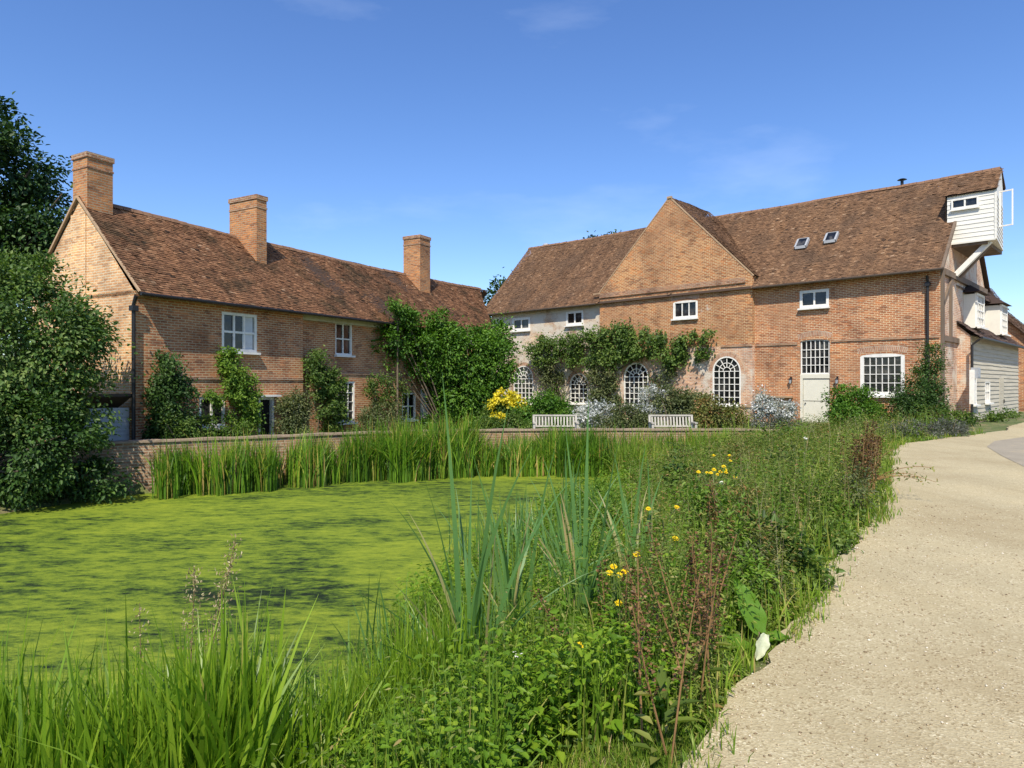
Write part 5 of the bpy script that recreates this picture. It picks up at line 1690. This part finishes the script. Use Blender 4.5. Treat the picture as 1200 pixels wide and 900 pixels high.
# ------------------------------------------------------------------ individual plants of the bank
def cattail_plant(label, x, y, specs, seed, seedhead=None):
    """specs: (height, lean angle, bend, width, tint)"""
    rng = np.random.default_rng(seed)
    z = max(gz1(x, y), WATER_Z)
    o = empty('cattail', (x, y, z), 0, label, 'cattail', 'cattails on the near bank')
    n = len(specs)
    base = np.column_stack([rng.normal(0, .05, n), rng.normal(0, .05, n), np.zeros(n)])
    sp = np.array(specs); sp[:, 0] *= 1.17; sp[:, 3] *= 1.0
    ex = np.column_stack([sp[:, 0].mean() * rng.uniform(.5, 1.0, 16), rng.random(16) * 6.28, np.abs(rng.normal(.25, .25, 16)).clip(0, .95), rng.uniform(.022, .036, 16), rng.choice([.2, .4, .5, .6, .75, .96], 16)])
    sp = np.concatenate([sp, ex]); n = len(sp)
    base = np.column_stack([rng.normal(0, .06, n), rng.normal(0, .06, n), np.zeros(n)])
    for i in range(n):
        V, F, s = blade_geo(rng, base[i:i + 1], sp[i:i + 1, 0], sp[i:i + 1, 3], sp[i:i + 1, 1], sp[i:i + 1, 2], 10, .6, np.zeros(1))
        np_obj('leaf_blade', V, F, M['cattail'], o, np.full(len(F), sp[i, 4]), smooth=True)
    if seedhead:
        mb = MB(); hx_, hy_, hz_ = seedhead
        mb.tube([(0, 0, 0), (hx_ * .5, hy_ * .5, hz_ * .55), (hx_, hy_, hz_)], .007, 6); mb.build('stalk', M['vine_stem'], o)
        mb = MB(); v = np.array((hx_, hy_, hz_)); mb.tube([v * .88, v * .9, v * .985, v], [.006, .013, .013, .004], 8); mb.build('seed_head', M['dark_wood'], o)
    return o
PI = math.pi
cattail_plant('tallest cattail with twisted grey-green blades standing in the middle of the near bank', -.28, 4.25,
              [(2.12, PI, .05, .040, .4), (2.0, 0, .10, .045, .55), (1.85, .1, .22, .045, .6), (1.75, 0, .30, .04, .35), (1.8, PI, .16, .035, .5), (1.6, PI, .30, .035, .7), (1.5, 0, .48, .04, .4), (1.55, 2.0, .2, .035, .5), (1.45, 5, .3, .035, .6), (1.35, .2, .62, .03, .3), (1.2, 3.3, .35, .03, .95)], 151)
cattail_plant('cattail with drooping blade tips right of the tallest cattail', .0, 5.2,
              [(1.75, 0, .12, .04, .5), (1.7, PI, .14, .04, .6), (1.6, .3, .4, .04, .4), (1.45, 3.0, .3, .035, .7), (1.5, 0, .7, .035, .5), (1.3, 1.5, .3, .03, .5)], 152)
cattail_plant('straight cattail with pale straw base blades at centre right', .5, 4.9,
              [(1.72, 1.0, .03, .045, .45), (1.55, 3, .06, .04, .55), (1.5, 0, .10, .04, .35), (1.2, PI, .12, .04, .98), (1.1, 2.6, .10, .04, 1.0), (1.35, 0, .3, .035, .5), (1.3, PI, .34, .035, .6)], 153)
cattail_plant('short cattail tuft at the water edge behind the tallest cattail', .55, 6.6,
              [(1.6, 0, .12, .04, .5), (1.5, PI, .15, .04, .65), (1.45, .4, .3, .035, .5), (1.3, 2.6, .4, .035, .5), (1.55, 1.6, .1, .04, .4)], 154)
cattail_plant('cattail tuft standing right of centre among yellow flowers', 1.0, 5.7,
              [(1.35, 0, .08, .04, .45), (1.3, PI, .10, .04, .6), (1.2, .4, .2, .035, .5), (1.25, 1.6, .1, .04, .3), (1.1, 2.8, .25, .035, .6)], 155)
cattail_plant('pair of long arching blades at the water edge left of the slender grass', -1.15, 4.2,
              [(1.25, PI - .2, .32, .022, .7), (1.05, 2.8, .55, .02, .6), (.9, 0, .3, .02, .5)], 156)


M['green_stem'] = plain_mat('green stem', (0.09, 0.14, 0.03), .7, .3, 8)


def flower_plant(name, label, x, y, h, heads, mat, seed, cat, group, leafm='nettle', rad=.028, petals=11):
    rng = np.random.default_rng(seed)
    z = max(gz1(x, y), WATER_Z)
    o = empty(name, (x, y, z), 0, label, cat, group)
    mb = MB(); mb.tube([(0, 0, 0), (.02, 0, h * .6), (.0, .02, h * .8)], [.008, .007, .006], 5)
    tips = []
    for k in range(heads):
        a = k * 2.4 + rng.random(); r = (.03 + .16 * rng.random()) if heads > 1 else .01
        tpt = np.array((r * math.cos(a), r * math.sin(a), h * (.86 + .16 * rng.random())))
        mb.tube([(0, .0, h * .6), tuple(tpt * .6 + np.array((0, 0, h * .32))), tuple(tpt)], .004, 5)
        tips.append(tpt)
    mb.build('stem', M['green_stem'], o)
    n = 30
    tq = rng.random(n); a = rng.random(n) * 6.28
    pos = np.stack([.01 * np.cos(a), .01 * np.sin(a), h * (.1 + .75 * tq)], 1)
    V, F = leaf_geo(rng, pos, np.stack([np.cos(a), np.sin(a), .3 + 0 * a], 1), np.tile((0, 0, 1.), (n, 1)) + rng.normal(0, .3, (n, 3)), .10 * (.7 + .5 * rng.random(n)), .03 * np.ones(n))
    T = np.clip(rng.normal(.5, .2, n), 0, 1)
    np_obj('leaves', V, F, M[leafm], o, np.concatenate([T, T]))
    for tpt in tips:
        k = petals
        a = np.arange(k * 2) * 6.283 / k
        tilt = rng.normal(0, .25, 3) + np.array((0, -.35, 0))
        pos = np.tile(tpt, (k * 2, 1)) + np.stack([0 * a, 0 * a, np.where(np.arange(k * 2) < k, 0, .010)], 1)
        d = np.stack([np.cos(a), np.sin(a), .15 + 0 * a], 1); d[:, 2] += -d[:, 1] * -.5
        L = np.where(np.arange(k * 2) < k, rad, rad * .6)
        V, F = leaf_geo(rng, pos, d, np.tile((0, -.4, 1.), (k * 2, 1)), L, L * .55, .05, .1)
        T = rng.random(k * 2); np_obj('flower_head', V, F, M[mat], o, np.concatenate([T, T]))
    return o
fl = [(2.42, 8.0, .95, 7, 'tall yellow ragwort with a cluster of flower heads among the weeds by the path'),
      (1.25, 5.65, 1.0, 2, 'slim ragwort with two yellow heads beside the right cattail tuft'),
      (.66, 4.4, .72, 4, 'small ragwort with low yellow heads in the middle of the near bank'),
      (.62, 4.0, .62, 1, 'single yellow flower just below the small ragwort'),
      (.34, 3.55, .52, 1, 'lowest single yellow flower near the bottom of the bank'),
      (.98, 4.5, .80, 2, 'ragwort with two yellow heads left of the brown dock stalks'),
      (2.9, 9.2, 1.0, 3, 'far ragwort with three small yellow heads deep in the weeds'), (2.15, 7.3, 1.0, 4, 'ragwort with four yellow heads just in front of the tall ragwort cluster')]
for i, (x, y, h, k, lab) in enumerate(fl):
    flower_plant('ragwort', lab, x, y, h, k, 'petal', 160 + i, 'flower', 'yellow ragwort on the bank')
wf_ = [(3.95, 9.2, 1.0, 'white flower head on a tall stalk near the far end of the path edge'), (1.9, 6.2, .9, 'small white flower head in the weeds right of the cattails'), (.02, 3.75, .55, 'white bindweed flower low on the near bank')]
for i, (x, y, h, lab) in enumerate(wf_):
    flower_plant('white_flower', lab, x, y, h, 1, 'white_petal', 170 + i, 'flower', 'white flowers on the bank', rad=.03, petals=9)


def dock_plant(label, x, y, h, stalks, seed, lean=0.0, mat='dock', name='dock', cat='dock plant', group='brown dock stalks on the bank'):
    rng = np.random.default_rng(seed)
    z = gz1(x, y)
    o = empty(name, (x, y, z), 0, label, cat, group)
    mb = MB(); pos, dd = [], []
    for k in range(stalks):
        b0 = np.array((rng.normal(0, .07), rng.normal(0, .07), 0)); hh = h * rng.uniform(.75, 1.05)
        tp = b0 + np.array((rng.normal(lean, .13), rng.normal(0, .10), hh))
        mb.tube([b0, (b0 + tp) / 2 + rng.normal(0, .012, 3), tp], [.0055, .0045, .002], 5)
        m_ = 120
        u = .42 + .58 * rng.random(m_)
        p = b0 + (tp - b0) * u[:, None]
        a = rng.random(m_) * 6.28; r = .012 + .05 * rng.random(m_) * (1.15 - u)
        pos.append(p + np.stack([r * np.cos(a), r * np.sin(a), 0 * a], 1)); dd.append(np.stack([np.cos(a), np.sin(a), .4 + 0 * a], 1))
    mb.build('stalk', M['dock_stem'], o)
    for p, d_ in zip(pos, dd):
        n = len(p)
        L = .012 * (.6 + .8 * rng.random(n)) * (1 + y / 10)
        V, F = leaf_geo(rng, p, d_, np.tile((0, 0, 1.), (n, 1)) + rng.normal(0, .5, (n, 3)), L, L * .9)
        T = rng.random(n); np_obj('seed_head', V, F, M[mat], o, np.concatenate([T, T]))
    n = 14; a = rng.random(n) * 6.28
    V, F = leaf_geo(rng, np.stack([.03 * np.cos(a), .03 * np.sin(a), h * .35 * rng.random(n)], 1), np.stack([np.cos(a), np.sin(a), .5 + 0 * a], 1), np.tile((0, 0, 1.), (n, 1)), .15 * (.6 + .6 * rng.random(n)), .045 * np.ones(n))
    T = rng.random(n); np_obj('leaves', V, F, M['weed'], o, np.concatenate([T, T]))
    return o
M['dock_stem'] = plain_mat('dock stem', (0.24, 0.13, 0.05), .8, .4, 8)
dk = [(.66, 3.04, .98, 3, 'nearest tall brown dock with bare red stems at the kerb of the path', 0), (.94, 3.42, .90, 5, 'dark brown dock thicket at the path edge beside the nearest dock', .02), (1.06, 3.75, .92, 4, 'brown dock stalks behind the dark dock thicket', .0),
      (.76, 3.75, .86, 3, 'thin brown dock stalks left of the dark dock thicket', -.03), (1.75, 5.6, .95, 5, 'rusty dock stalks in the weeds above the broad burdock leaf', .0), (4.85, 9.4, 1.15, 15, 'tall dry brown stalks at the far bend of the path edge', .05), (4.55, 8.9, 1.0, 10, 'dry brown stalks just in front of the tall stalks at the bend', -.05), (.62, 4.15, .85, 2, 'pair of brown dock stalks among yellow flowers', 0)]
for i, (x, y, h, k, lab, ln) in enumerate(dk): dock_plant(lab, x, y, h, k, 180 + i, ln)
# dry straw stalks over the dull part of the bank
rng = np.random.default_rng(191)
P = bank_points(rng, 900, 4.5, 21)
P = P[(dull_zone(P) > .35) & (path_gap(P) > .12)]
n = len(P)
V, F, s = blade_geo(rng, np.column_stack([P, ground_z(P)]), .65 + .6 * rng.random(n), np.full(n, .005) * np.clip(P[:, 1] / 6, 1, 2.5), rng.random(n) * 6.28, np.abs(rng.normal(0, .4, n)).clip(0, .9), 4)
tag(pack('dry_stalks', [(V, F, np.tile(rng.random(n), s))], M['straw'], (3, 9, -.2)), 'dry straw coloured grass stalks standing through the weeds', 'grass', kind='stuff')
# arching bramble over the gravel at the bend
br = empty('arching_bramble', (4.95, 9.6, -.03), 0, 'thin arching brown weed reaching out over the gravel at the bend', 'weed')
rng = np.random.default_rng(195)
mb = MB(); lp, ldir = [], []
for k in range(5):
    e = np.array((.55 + .35 * rng.random(), rng.normal(0, .25), .25 + .55 * rng.random()))
    md = e * .5 + np.array((0, 0, .32))
    cv = [np.array((0, 0, .2)) * (1 - q) ** 2 + 2 * q * (1 - q) * md + q * q * e for q in np.linspace(0, 1, 9)]
    mb.tube(cv, list(np.linspace(.007, .003, 9)), 5)
    for c_ in cv[3:]:
        for _ in range(4): lp.append(c_ + rng.normal(0, .025, 3)); ldir.append(rng.normal(size=3))
mb.build('stem', M['dock_stem'], br)
lp, ldir = np.array(lp), np.array(ldir); n = len(lp)
V, F = leaf_geo(rng, lp, ldir, rng.normal(size=(n, 3)), .045 * np.ones(n), .02 * np.ones(n)); T = rng.random(n)
np_obj('leaves', V, F, M['weed'], br, np.concatenate([T, T]))
# burdock with one big upright leaf and one pale turned leaf
def big_leaf(name, mat, parent, base, d, up, L, W, seed):
    rng = np.random.default_rng(seed)
    d, up = Vector(d).normalized(), Vector(up).normalized()
    sd = d.cross(up).normalized(); nn = sd.cross(d)
    V, F = [], []
    nu, nv = 10, 6
    for i in range(nu + 1):
        u = i / nu
        wv_ = W * (math.sin(math.pi * min(1, u * .93 + .07)) ** .7) * (1.1 - .45 * u)
        for j in range(nv + 1):
            v = j / nv * 2 - 1
            p = Vector(base) + d * (L * u) + sd * (wv_ * .5 * v) + nn * (abs(v) * W * .16 - L * .22 * u * u + .012 * math.sin(u * 16 + v * 4) * abs(v))
            V.append(p)
    for i in range(nu):
        for j in range(nv):
            a = i * (nv + 1) + j
            F.append((a, a + 1, a + nv + 2, a + nv + 1))
    return np_obj(name, [tuple(v) for v in V], F, M[mat], parent, rng.random(len(F)) * .15 + .45, smooth=True)
bx, by = 1.50, 4.30
bur = empty('burdock', (bx, by, gz1(bx, by)), 0, 'burdock with one broad upright green leaf and one pale turned leaf at the gravel edge', 'burdock')
z_ = gz1(bx, by)
big_leaf('leaf', 'burdock', bur, (.06, 0, .13), (-.32, .1, .9), (.25, -1, .2), .36, .17, 201)
o = big_leaf('leaf', 'pale_leaf', bur, (.05, -.12, .17), (-.35, -.35, -.70), (.2, -.7, .6), .17, .085, 202)
o['label'] = 'pale turned leaf'
big_leaf('leaf', 'burdock', bur, (-.02, -.05, .06), (-.8, -.45, .35), (0, -.3, 1), .30, .17, 203)
big_leaf('leaf', 'burdock', bur, (.02, .05, .05), (.7, -.4, .4), (0, -.3, 1), .24, .15, 204)
mb = MB(); mb.tube([(0, 0, 0), (.03, 0, .08), (.06, 0, .14)], [.012, .010, .008], 6); mb.build('stalk', M['burdock_stem'] if 'burdock_stem' in M else M['vine_stem'], bur)
# dark leafy plant hugging the path
shrub('leafy_plant', 'dark green leafy plant bulging over the edge of the gravel path', 'plant',
      [((2.18, 5.5, .22), (.15, .18, .22)), ((2.02, 5.55, .32), (.13, .15, .2)), ((2.28, 5.35, .08), (.16, .12, .10))], 44, 46, .12, .065, 'rose_leaf', 205, aspect=.42)
shrub('leafy_plant', 'low spreading green plant at the gravel edge farther along the path', 'plant',
      [((3.35, 7.25, .06), (.25, .25, .08)), ((3.05, 6.7, .08), (.2, .2, .10)), ((3.85, 7.9, .08), (.25, .25, .10))], 45, 40, .14, .055, 'rose_leaf', 206, aspect=.42)
# feathery seed heads over the bottom left stand
sg = empty('plume_grass', (-1.80, 4.0, WATER_Z), 0, 'buff feathery grass plume rising above the bottom left stand', 'grass')
rng = np.random.default_rng(207)
mb = MB(); lp, ld_ = [], []
for k, (dx, hh, ln) in enumerate(((0, 1.98, .16), (-.10, 1.80, .02), (.02, 1.74, .06), (-.38, 1.6, -.03))):
    tp = np.array((dx + ln, 0.05, hh)); mb.tube([(dx * .5, 0, 0), (dx, 0.02, hh * .6), tuple(tp)], [.005, .004, .002], 5)
    for _ in range(230 if k < 3 else 60):
        u = .74 + .26 * rng.random(); q = np.array((dx, .02, hh * .6)) * (1 - (u - .6) / .4) + tp * ((u - .6) / .4)
        lp.append(q + rng.normal(0, .022 * (1.5 - u) * 2, 3)); ld_.append(rng.normal(size=3) * .6 + np.array((.2, 0, .8)))
mb.build('stalk', M['straw'], sg)
lp, ld_ = np.array(lp), np.array(ld_); n = len(lp)
V, F = leaf_geo(rng, lp, ld_, rng.normal(size=(n, 3)), .020 * (.6 + .8 * rng.random(n)), .008 * np.ones(n)); T = rng.random(n)
np_obj('plume', V, F, M['straw'], sg, np.concatenate([T, T]))

# loose stones on the gravel near the camera
rng = np.random.default_rng(211)
n = 9000
y = 2.3 * (9 / 2.3) ** rng.random(n)
xr = np.interp(y, pe_[:, 1], pe_[:, 0])
x = xr - .06 + 4.5 * rng.random(n) ** 1.7 * (y / 5)
sz = (.002 + .005 * rng.random(n) ** 3) * (1 + y / 8)
dirs = np.array([(1, 0, 0), (-1, 0, 0), (0, 1, 0), (0, -1, 0), (0, 0, 1), (0, 0, -1)], float)
V = dirs[None] * (sz[:, None, None] * rng.uniform(.6, 1.3, (n, 6, 1))) * np.array([1, 1, .6])
a = rng.random(n) * 6.28
cc_, ss_ = np.cos(a)[:, None], np.sin(a)[:, None]
V = np.stack([V[..., 0] * cc_ - V[..., 1] * ss_, V[..., 0] * ss_ + V[..., 1] * cc_, V[..., 2]], 2) + np.column_stack([x, y, sz * .3 + np.where(inside(np.stack([x, y], 1), PATH), 0, ground_z(np.stack([x, y], 1)))])[:, None]
b0 = np.arange(n)[:, None] * 6
F = np.concatenate([b0 + np.array([f]) for f in ((0, 2, 4), (2, 1, 4), (1, 3, 4), (3, 0, 4), (2, 0, 5), (1, 2, 5), (3, 1, 5), (0, 3, 5))])
M['pebble'] = tint_mat('pebble', [(0, (0.20, 0.14, 0.08)), (.4, (0.42, 0.33, 0.20)), (.8, (0.55, 0.46, 0.32)), (1, (0.68, 0.62, 0.50))], .9)
T = rng.random(n)
tag(np_obj('loose_gravel', V.reshape(-1, 3), F, M['pebble'], None, np.tile(T, 8)), 'small loose stones scattered over the gravel path', 'gravel', kind='stuff')
